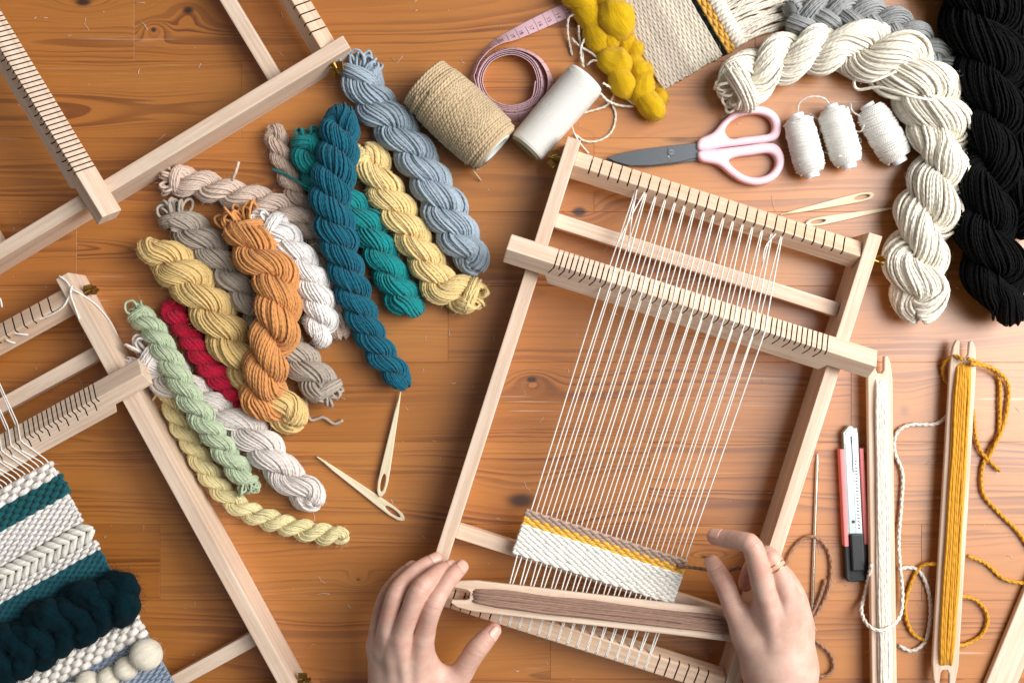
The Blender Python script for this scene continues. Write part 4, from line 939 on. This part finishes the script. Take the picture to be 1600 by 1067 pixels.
cord('yarn_tail', 'cream yarn tail looping round the cream wound shuttle', 'yarn', [[(1482, 648, .004), (1462, 662, .003), (1420, 664, .003), (1400, 678, .003), (1398, 706, .003), (1410, 740, .003), (1408, 790, .003), (1404, 850, .004), (1410, 930, .006), (1404, 966, .012), (1380, 984, .026), (1358, 978, .024), (1346, 955, .012), (1352, 925, .006), (1362, 880, .02)],
     [(1404, 1008, .003), (1425, 1016, .003), (1446, 1000, .003), (1454, 960, .003), (1450, 920, .003), (1436, 892, .003), (1418, 886, .003), (1404, 890, .006)]], .0019, yarn_mat('#ece2d6', 200, 2, .2, .6), 'loose yarn tails', fz=200)
cord('yarn_tail', 'mustard yarn tail tangled round the mustard wound shuttle', 'yarn', [[(1505, 562, .020), (1490, 556, .014), (1474, 570, .006), (1476, 592, .003), (1488, 604, .003)], [(1512, 560, .024), (1540, 572, .014), (1560, 590, .004), (1562, 630, .003), (1560, 680, .003), (1548, 700, .003), (1535, 730, .003), (1536, 770, .003), (1560, 800, .003), (1590, 830, .003), (1612, 862, .003)],
     [(1516, 568, .022), (1550, 575, .012), (1574, 598, .004), (1574, 636, .003), (1566, 670, .004), (1553, 698, .006), (1540, 722, .003)], [(1520, 640, .012), (1524, 680, .004), (1533, 706, .004), (1548, 722, .004), (1562, 736, .003)],
     [(1512, 868, .012), (1540, 880, .003), (1570, 905, .003), (1612, 912, .003)], [(1468, 880, .010), (1440, 884, .004), (1424, 910, .003), (1414, 950, .003), (1425, 988, .003), (1450, 1002, .003)],
     [(1500, 930, .012), (1526, 938, .004), (1543, 962, .003), (1535, 990, .003), (1510, 1006, .004), (1496, 1008, .012)]], .0019, yarn_mat('#d79a2b', 200, 2, .2, .6), 'loose yarn tails', fz=120)
cord('yarn_tail', 'brown yarn tail running from the weaving past the right hand', 'yarn', [[(1058, 884, .039), (1080, 886, .045), (1108, 890, .056), (1125, 893, .060), (1150, 888, .060), (1165, 886, .055)], [(1226, 905, .004), (1232, 870, .003), (1250, 845, .003), (1272, 838, .005), (1292, 856, .003), (1299, 886, .003), (1293, 925, .003), (1278, 955, .003), (1266, 975, .004)],
     [(1262, 972, .006), (1278, 940, .003), (1290, 905, .003)], [(1264, 994, .004), (1280, 1005, .003), (1298, 1022, .003), (1302, 1044, .003), (1288, 1056, .003), (1266, 1052, .003)]], .0017, yarn_mat('#a87f66', 200, 2, .2, .6), 'loose yarn tails', fz=150)
cord('yarn_tail', 'grey yarn end poking out between the two black skeins', 'yarn', [[(1562, 392, .012), (1580, 396, .006), (1610, 388, .004)]], .0013, yarn_mat('#6f7378', 200, 2, .2, .6), 'loose yarn tails')
# ------------------------------------------------------------------ hands (implicit surface of tapered limbs, one continuous mesh each)
def skin_mat():
    m, nt, b = new_mat('skin')
    tc = nd(nt, 'ShaderNodeTexCoord').outputs['Object']
    fl = nd(nt, 'ShaderNodeAttribute', attribute_name='flush').outputs['Fac']
    mot = noise(nt, tc, 60, 3, .6); mot2 = noise(nt, tc, 260, 3, .6)
    col = mixc(nt, sstep(nt, mot, .35, .7), srgb('#d3b09f'), srgb('#c99f8d'))
    col = mixc(nt, mth(nt, 'MULTIPLY', fl, .95), col, srgb('#c87f6c'))
    f = mth(nt, 'ADD', .94, mth(nt, 'MULTIPLY', mot2, .12)); col = mixc(nt, 1.0, col, comb(nt, f, f, f), 'MULTIPLY')
    link(nt, col, b.inputs['Base Color'])
    vor = nd(nt, 'ShaderNodeTexVoronoi', {'Vector': tc, 'Scale': 1100.0}).outputs['Distance']
    cr = nd(nt, 'ShaderNodeAttribute', attribute_name='crease').outputs['Fac']
    hgt = mth(nt, 'ADD', mth(nt, 'MULTIPLY', vor, .25), mth(nt, 'MULTIPLY', noise(nt, tc, 420, 4, .6), .5))
    hgt = mth(nt, 'SUBTRACT', hgt, mth(nt, 'MULTIPLY', cr, 2.6))
    bp = nd(nt, 'ShaderNodeBump', {'Height': hgt, 'Strength': .28, 'Distance': .0005}); link(nt, bp.outputs[0], b.inputs['Normal'])
    b.inputs['Roughness'].default_value = .48; b.inputs['Specular IOR Level'].default_value = .42
    b.inputs['Subsurface Weight'].default_value = .22; b.inputs['Subsurface Radius'].default_value = (1.0, .35, .18); b.inputs['Subsurface Scale'].default_value = .004
    return m
def smin(a, b, k):
    h = np.clip(.5 + .5 * (b - a) / k, 0, 1); return b * (1 - h) + a * h - k * h * (1 - h)
def cone_d(p, a, b, ra, rb):
    ba = b - a; t = np.clip(((p - a) @ ba) / (ba @ ba), 0, 1)
    return np.linalg.norm(p - a - t[:, None] * ba, axis=1) - (ra + (rb - ra) * t)
def chain_d(p, P, r):
    d = np.full(len(p), .03); lo_, hi_ = (P - r[:, None]).min(0) - .016, (P + r[:, None]).max(0) + .016
    ix = np.flatnonzero(((p > lo_) & (p < hi_)).all(1)); pp = p[ix]; best = np.full(len(ix), .03)
    for a, b, ra, rb in zip(P[:-1], P[1:], r[:-1], r[1:]): best = np.minimum(best, cone_d(pp, a, b, ra, rb))
    d[ix] = best; return d
def hand_sdf(p, hd):
    if 'fine' not in hd:
        hd['fine'] = []
        for ch in hd['fingers']:
            A = np.array([[*c, r_] for c, r_ in ch]); A2 = spline(A, .0045); hd['fine'].append((A2[:, :3], A2[:, 3]))
    palm = None
    for (a, b, ra, rb) in hd['palm']:
        d = cone_d(p, a, b, ra, rb); palm = d if palm is None else smin(palm, d, .016)
    fing = None
    for P, r_ in hd['fine']:
        f = chain_d(p, P, r_); fing = f if fing is None else smin(fing, f, .0011)
    out = smin(palm, fing, hd.get('kweb', .010))
    for (a, b, ra, rb) in hd.get('tendons', ()):
        out = smin(out, cone_d(p, a, b, ra, rb), .009)
    return out
def surface_nets(F, o, h):
    nx, ny, nz = F.shape; ins = F < 0
    c = np.zeros((nx-1, ny-1, nz-1), np.int8)
    for i in (0, 1):
        for j in (0, 1):
            for k in (0, 1): c += ins[i:nx-1+i, j:ny-1+j, k:nz-1+k]
    idx = np.argwhere((c > 0) & (c < 8)); cm = -np.ones(c.shape, np.int64); cm[tuple(idx.T)] = np.arange(len(idx))
    acc = np.zeros((len(idx), 3)); cnt = np.zeros(len(idx))
    cor = [np.array(x) for x in ((0,0,0),(1,0,0),(0,1,0),(1,1,0),(0,0,1),(1,0,1),(0,1,1),(1,1,1))]
    for x in range(8):
        for y in range(x+1, 8):
            if np.abs(cor[x] - cor[y]).sum() != 1: continue
            f0 = F[tuple((idx + cor[x]).T)]; f1 = F[tuple((idx + cor[y]).T)]; s_ = (f0 < 0) != (f1 < 0)
            t = np.where(s_, f0 / np.where(f0 == f1, 1, f0 - f1), 0); acc += np.where(s_[:, None], cor[x] + t[:, None] * (cor[y] - cor[x]), 0); cnt += s_
    V = (idx + acc / cnt[:, None]) * h + o
    Q = []
    for ax in range(3):
        u, v = (ax+1) % 3, (ax+2) % 3; e = np.zeros(3, int); e[ax] = 1
        sl0 = [slice(None)]*3; sl1 = [slice(None)]*3; sl0[ax] = slice(0, -1); sl1[ax] = slice(1, None)
        A, B_ = ins[tuple(sl0)], ins[tuple(sl1)]
        for flip in (0, 1):
            E = np.argwhere((A & ~B_) if not flip else (~A & B_))
            E = E[(E[:, u] > 0) & (E[:, v] > 0) & (E[:, u] < F.shape[u]-1) & (E[:, v] < F.shape[v]-1)]
            eu = np.zeros(3, int); eu[u] = 1; ev = np.zeros(3, int); ev[v] = 1
            q_ = np.stack([cm[tuple((E - eu - ev).T)], cm[tuple((E - ev).T)], cm[tuple(E.T)], cm[tuple((E - eu).T)]], 1)
            Q.append(q_ if not flip else q_[:, ::-1])
    return V, np.concatenate(Q)
SKIN = skin_mat(); NAIL = plain_mat('nail', '#d9ab99', .32, spec=.45)
def make_hand(label, hd, h=.0010):
    pts = np.vstack([x for ch in hd['fingers'] for x, _ in ch] + [y for a, b, _, _ in hd['palm'] for y in (a, b)])
    lo_, hi_ = pts.min(0) - .022, pts.max(0) + .022
    n = np.ceil((hi_ - lo_) / h).astype(int) + 1
    ax = [lo_[i] + np.arange(n[i]) * h for i in range(3)]
    F = np.empty(n, np.float32)
    for i in range(n[0]):
        G = np.stack(np.meshgrid(np.array([ax[0][i]]), ax[1], ax[2], indexing='ij'), -1).reshape(-1, 3)
        F[i] = hand_sdf(G, hd).reshape(n[1], n[2])
    V, Q = surface_nets(F, lo_, h)
    for _ in range(2):
        d = hand_sdf(V, hd); g = np.stack([hand_sdf(V + np.eye(3)[k] * 2e-4, hd) - d for k in range(3)], 1) / 2e-4
        V = V - d[:, None] * g / (np.sum(g*g, 1, keepdims=True) + 1e-9)
    flush = np.zeros(len(V)); crease = np.zeros(len(V))
    for ch in hd['fingers']:
        tip = ch[-1][0]; flush = np.maximum(flush, np.exp(-(np.linalg.norm(V - tip, axis=1) / .011) ** 2) * .8)
        for j, (c, r_) in enumerate(ch[1:-1]):
            if hd.get('nocrease') and j in hd['nocrease']: continue
            ax_ = ch[j+2][0] - ch[j][0]; ax_ = ax_ / np.linalg.norm(ax_); rel = V - c; t = rel @ ax_; dd = np.linalg.norm(rel, axis=1)
            flush = np.maximum(flush, .5 * np.exp(-(dd / .0095) ** 2))
            m_ = np.exp(-(dd / .011) ** 2)
            wv = np.sin(V[:, 0] * 900 + V[:, 1] * 700) * .0005
            for o_, w_ in ((-.0034, .7), (-.001, 1.0), (.0016, .9), (.0042, .6)): crease = np.maximum(crease, w_ * m_ * np.exp(-((t - o_ + wv) / .00055) ** 2))
    mb = MB(); mb.add(V, [Q]); c0 = pts.mean(0)
    root = mb.mesh('hand'); at = root.attributes.new('flush', 'FLOAT', 'POINT'); at.data.foreach_set('value', flush.astype(np.float32))
    at = root.attributes.new('crease', 'FLOAT', 'POINT'); at.data.foreach_set('value', crease.astype(np.float32))
    root.transform(Matrix.Translation((-c0[0], -c0[1], 0)))
    o = obj('hand', root, SKIN, None, (c0[0], c0[1], 0)); tag(o, label, 'hand', 'hands of one person')
    for (tip, back, up, r_, ln) in hd['nails']:
        d = tip - back; d /= np.linalg.norm(d); up = np.array(up, float); up -= (up @ d) * d; up /= np.linalg.norm(up); sd = np.cross(d, up)
        nu, nv = 13, 11; G = []
        for i in range(nu):
            t = i / (nu-1); x = (t - .62) * ln
            wd = .92 * (1 - max(0, (t - .72) / .28) ** 2.2 * .55) * (1 - max(0, (.22 - t) / .22) ** 2 * .45)
            for j in range(nv):
                a_ = (j / (nv-1) - .5) * 2 * wd; drop = .0006 * (max(0, t - .5)) ** 2
                G.append(tip + d * x + (up * math.cos(a_) + sd * math.sin(a_)) * (r_ + .00035 - drop))
        G = np.array(G)
        # seat the plate on the skin, a hair proud of it
        for _ in range(3):
            dd = hand_sdf(G, hd); g = np.stack([hand_sdf(G + np.eye(3)[k]*2e-4, hd) - dd for k in range(3)], 1) / 2e-4
            G = G - ((dd - .00010))[:, None] * g / (np.sum(g*g, 1, keepdims=True) + 1e-9) * .9
        I = np.arange(nu*nv).reshape(nu, nv); Fq = np.stack([I[:-1, :-1], I[1:, :-1], I[1:, 1:], I[:-1, 1:]], -1).reshape(-1, 4)
        mb = MB(); mb.add(G - [c0[0], c0[1], 0], [Fq]); no = obj('fingernail', mb, NAIL, o)
        so = no.modifiers.new('t', 'SOLIDIFY'); so.thickness = .0003; so.offset = 0
    return o
def J(x, y, z): return W(x, y, z)
mm = .001
L_hand = {
 'fingers': [
  [(J(652, 1022, .068), 9.5*mm), (J(661, 1000, .074), 9.2*mm), (J(668, 972, .082), 8.0*mm), (J(677, 945, .086), 8.1*mm), (J(690, 922, .081), 7.3*mm), (J(704, 902, .072), 7.2*mm), (J(720, 886, .0605), 6.4*mm)],
  [(J(620, 1020, .070), 9.5*mm), (J(625, 997, .078), 9.2*mm), (J(639, 960, .086), 8.1*mm), (J(655, 922, .088), 8.2*mm), (J(671, 906, .080), 7.4*mm), (J(688, 893, .068), 7.2*mm), (J(704, 886, .0585), 6.4*mm)],
  [(J(602, 1010, .066), 9.0*mm), (J(605, 985, .074), 8.6*mm), (J(611, 952, .080), 7.5*mm), (J(621, 923, .080), 7.6*mm), (J(638, 903, .070), 7.0*mm), (J(657, 887, .060), 6.8*mm), (J(681, 874, .0515), 6.2*mm)],
  [(J(592, 1010, .056), 8.0*mm), (J(591, 985, .062), 7.6*mm), (J(595, 955, .066), 6.5*mm), (J(603, 932, .066), 6.6*mm), (J(614, 914, .058), 6.0*mm), (J(628, 898, .050), 5.9*mm), (J(645, 885, .0455), 5.3*mm)],
  [(J(672, 1105, .046), 13*mm), (J(716, 1058, .050), 10.2*mm), (J(730, 1036, .053), 9.2*mm), (J(744, 1015, .055), 9.2*mm), (J(758, 999, .054), 8.2*mm), (J(771, 984, .050), 6.6*mm)],
 ],
 'palm': [(J(655, 1010, .062), J(648, 1130, .050), 11*mm, 17*mm), (J(628, 1010, .062), J(632, 1130, .050), 11*mm, 17*mm), (J(607, 1010, .058), J(618, 1130, .048), 10.5*mm, 16*mm),
          (J(594, 1010, .050), J(606, 1120, .046), 9*mm, 14*mm), (J(635, 1130, .048), J(640, 1270, .050), 24*mm, 22*mm), (J(690, 1085, .046), J(660, 1160, .046), 13*mm, 18*mm), (J(664, 1035, .056), J(705, 1070, .048), 7*mm, 8*mm)],
 'tendons': [(J(659, 1004, .0795), J(650, 1080, .0690), 2.2*mm, 2.0*mm), (J(627, 1002, .0830), J(634, 1085, .0700), 2.2*mm, 2.0*mm), (J(606, 992, .0790), J(617, 1080, .0665), 2.0*mm, 1.8*mm)],
 'nails': [(J(720, 886, .0605), J(704, 902, .072), (.1, .1, 1), 6.4*mm, 11*mm), (J(681, 874, .0515), J(657, 887, .060), (-.1, .5, 1), 6.2*mm, 10.5*mm), (J(645, 885, .0455), J(628, 898, .050), (-.4, .6, 1), 5.3*mm, 8.5*mm),
           (J(771, 984, .050), J(758, 999, .054), (.5, -.15, .8), 6.6*mm, 12*mm), (J(704, 886, .0585), J(688, 893, .068), (0, .3, 1), 6.4*mm, 10.5*mm)],
}
make_hand('left hand resting its fingertips on the loom corner and shuttle', L_hand)
R_hand = {
 'fingers': [
  [(J(1206, 960, .082), 10*mm), (J(1196, 932, .090), 9.6*mm), (J(1186, 890, .100), 8.8*mm), (J(1175, 853, .104), 8.4*mm), (J(1156, 845, .097), 7.7*mm), (J(1138, 842, .088), 7.4*mm), (J(1117, 838, .080), 6.6*mm)],
  [(J(1232, 955, .080), 10*mm), (J(1229, 925, .088), 9.4*mm), (J(1215, 892, .092), 8.6*mm), (J(1199, 868, .089), 8.2*mm), (J(1184, 876, .074), 7.4*mm), (J(1172, 892, .063), 7.1*mm), (J(1165, 912, .058), 6.2*mm)],
  [(J(1244, 965, .070), 10*mm), (J(1243, 935, .076), 9.0*mm), (J(1231, 908, .076), 8.0*mm), (J(1218, 895, .070), 7.8*mm), (J(1198, 905, .057), 7.0*mm), (J(1186, 918, .050), 6.4*mm)],
  [(J(1250, 980, .060), 9*mm), (J(1249, 955, .062), 8.2*mm), (J(1238, 932, .058), 7.0*mm), (J(1226, 922, .052), 6.8*mm), (J(1208, 930, .045), 6.2*mm), (J(1198, 940, .043), 5.6*mm)],
  [(J(1186, 1010, .066), 13*mm), (J(1152, 960, .070), 10.0*mm), (J(1141, 935, .072), 8.6*mm), (J(1132, 912, .073), 8.6*mm), (J(1121, 893, .070), 7.8*mm), (J(1113, 878, .066), 6.4*mm)],
 ],
 'palm': [(J(1203, 955, .080), J(1212, 1040, .068), 11*mm, 17*mm), (J(1228, 950, .079), J(1222, 1040, .068), 11*mm, 17*mm), (J(1240, 965, .070), J(1232, 1040, .064), 11*mm, 16*mm), (J(1246, 985, .060), J(1240, 1040, .058), 9.5*mm, 14*mm),
          (J(1174, 1000, .066), J(1200, 1060, .064), 13*mm, 18*mm), (J(1222, 1050, .064), J(1232, 1220, .066), 25*mm, 24*mm), (J(1186, 952, .076), J(1168, 985, .070), 6*mm, 8*mm)],
 'tendons': [(J(1199, 938, .0955), J(1212, 1010, .0855), 2.0*mm, 1.8*mm), (J(1228, 932, .0935), J(1224, 1010, .0850), 2.0*mm, 1.8*mm), (J(1241, 945, .0815), J(1234, 1010, .0770), 1.8*mm, 1.6*mm)],
 'nails': [(J(1117, 838, .080), J(1138, 842, .088), (0, .75, .75), 6.6*mm, 11*mm), (J(1113, 878, .066), J(1121, 893, .070), (-.25, .1, 1), 6.4*mm, 12*mm)],
}
rh = make_hand('right hand over the shuttle, thumb and forefinger holding the brown yarn', R_hand)
# two thin gold bands on the bent finger
c = J(1211, 886, .0915); ax_ = J(1199, 868, .089) - J(1215, 892, .092); ax_ /= np.linalg.norm(ax_)
ring_root = thing('finger_ring', 'thin double gold ring on the bent finger of the right hand', 'ring', tuple(c)); GOLD = plain_mat('gold', '#d9b878', .22, 1.0)
s_ = np.cross(ax_, [0, 0, 1]); s_ /= np.linalg.norm(s_); u_ = np.cross(s_, ax_)
for k in (-1, 1):
    t = np.linspace(0, 2*np.pi, 49); rr_ = .0091
    P = c + ax_ * k * .0017 + np.cos(t)[:, None]*s_*rr_ + np.sin(t)[:, None]*u_*rr_ + (np.sin(t*1)[:, None]*ax_*.0006*k)
    mb = MB(); mb.tube(P, .00065, 8); wpart('band', mb, GOLD, ring_root)

# ------------------------------------------------------------------ lint: short pale fibres lying about on the table
n_ = 260; lx_ = RNG.uniform(0, 1600, n_); ly_ = RNG.uniform(0, 1067, n_); Pl = []
for x_, y_ in zip(lx_, ly_):
    a_ = RNG.uniform(0, 6.28); l_ = RNG.uniform(2, 11) if RNG.random() < .85 else RNG.uniform(14, 30); b_ = a_ + RNG.normal() * .7
    Pl.append(np.array([W(x_, y_, .0004), W(x_ + math.cos(a_)*l_*.5, y_ + math.sin(a_)*l_*.5, .0006), W(x_ + math.cos(a_)*l_*.5 + math.cos(b_)*l_*.5, y_ + math.sin(a_)*l_*.5 + math.sin(b_)*l_*.5, .0004)]))
mb = MB(); mb.tube(np.stack(Pl), .00011 + .00012 * RNG.random((n_, 1)), 4)
lint = obj('lint', mb, yarn_mat('#e8ddd0', 300, 1, .1, .2)); tag(lint, 'tiny pale wool fibres and lint scattered over the table', 'lint', kind='stuff')
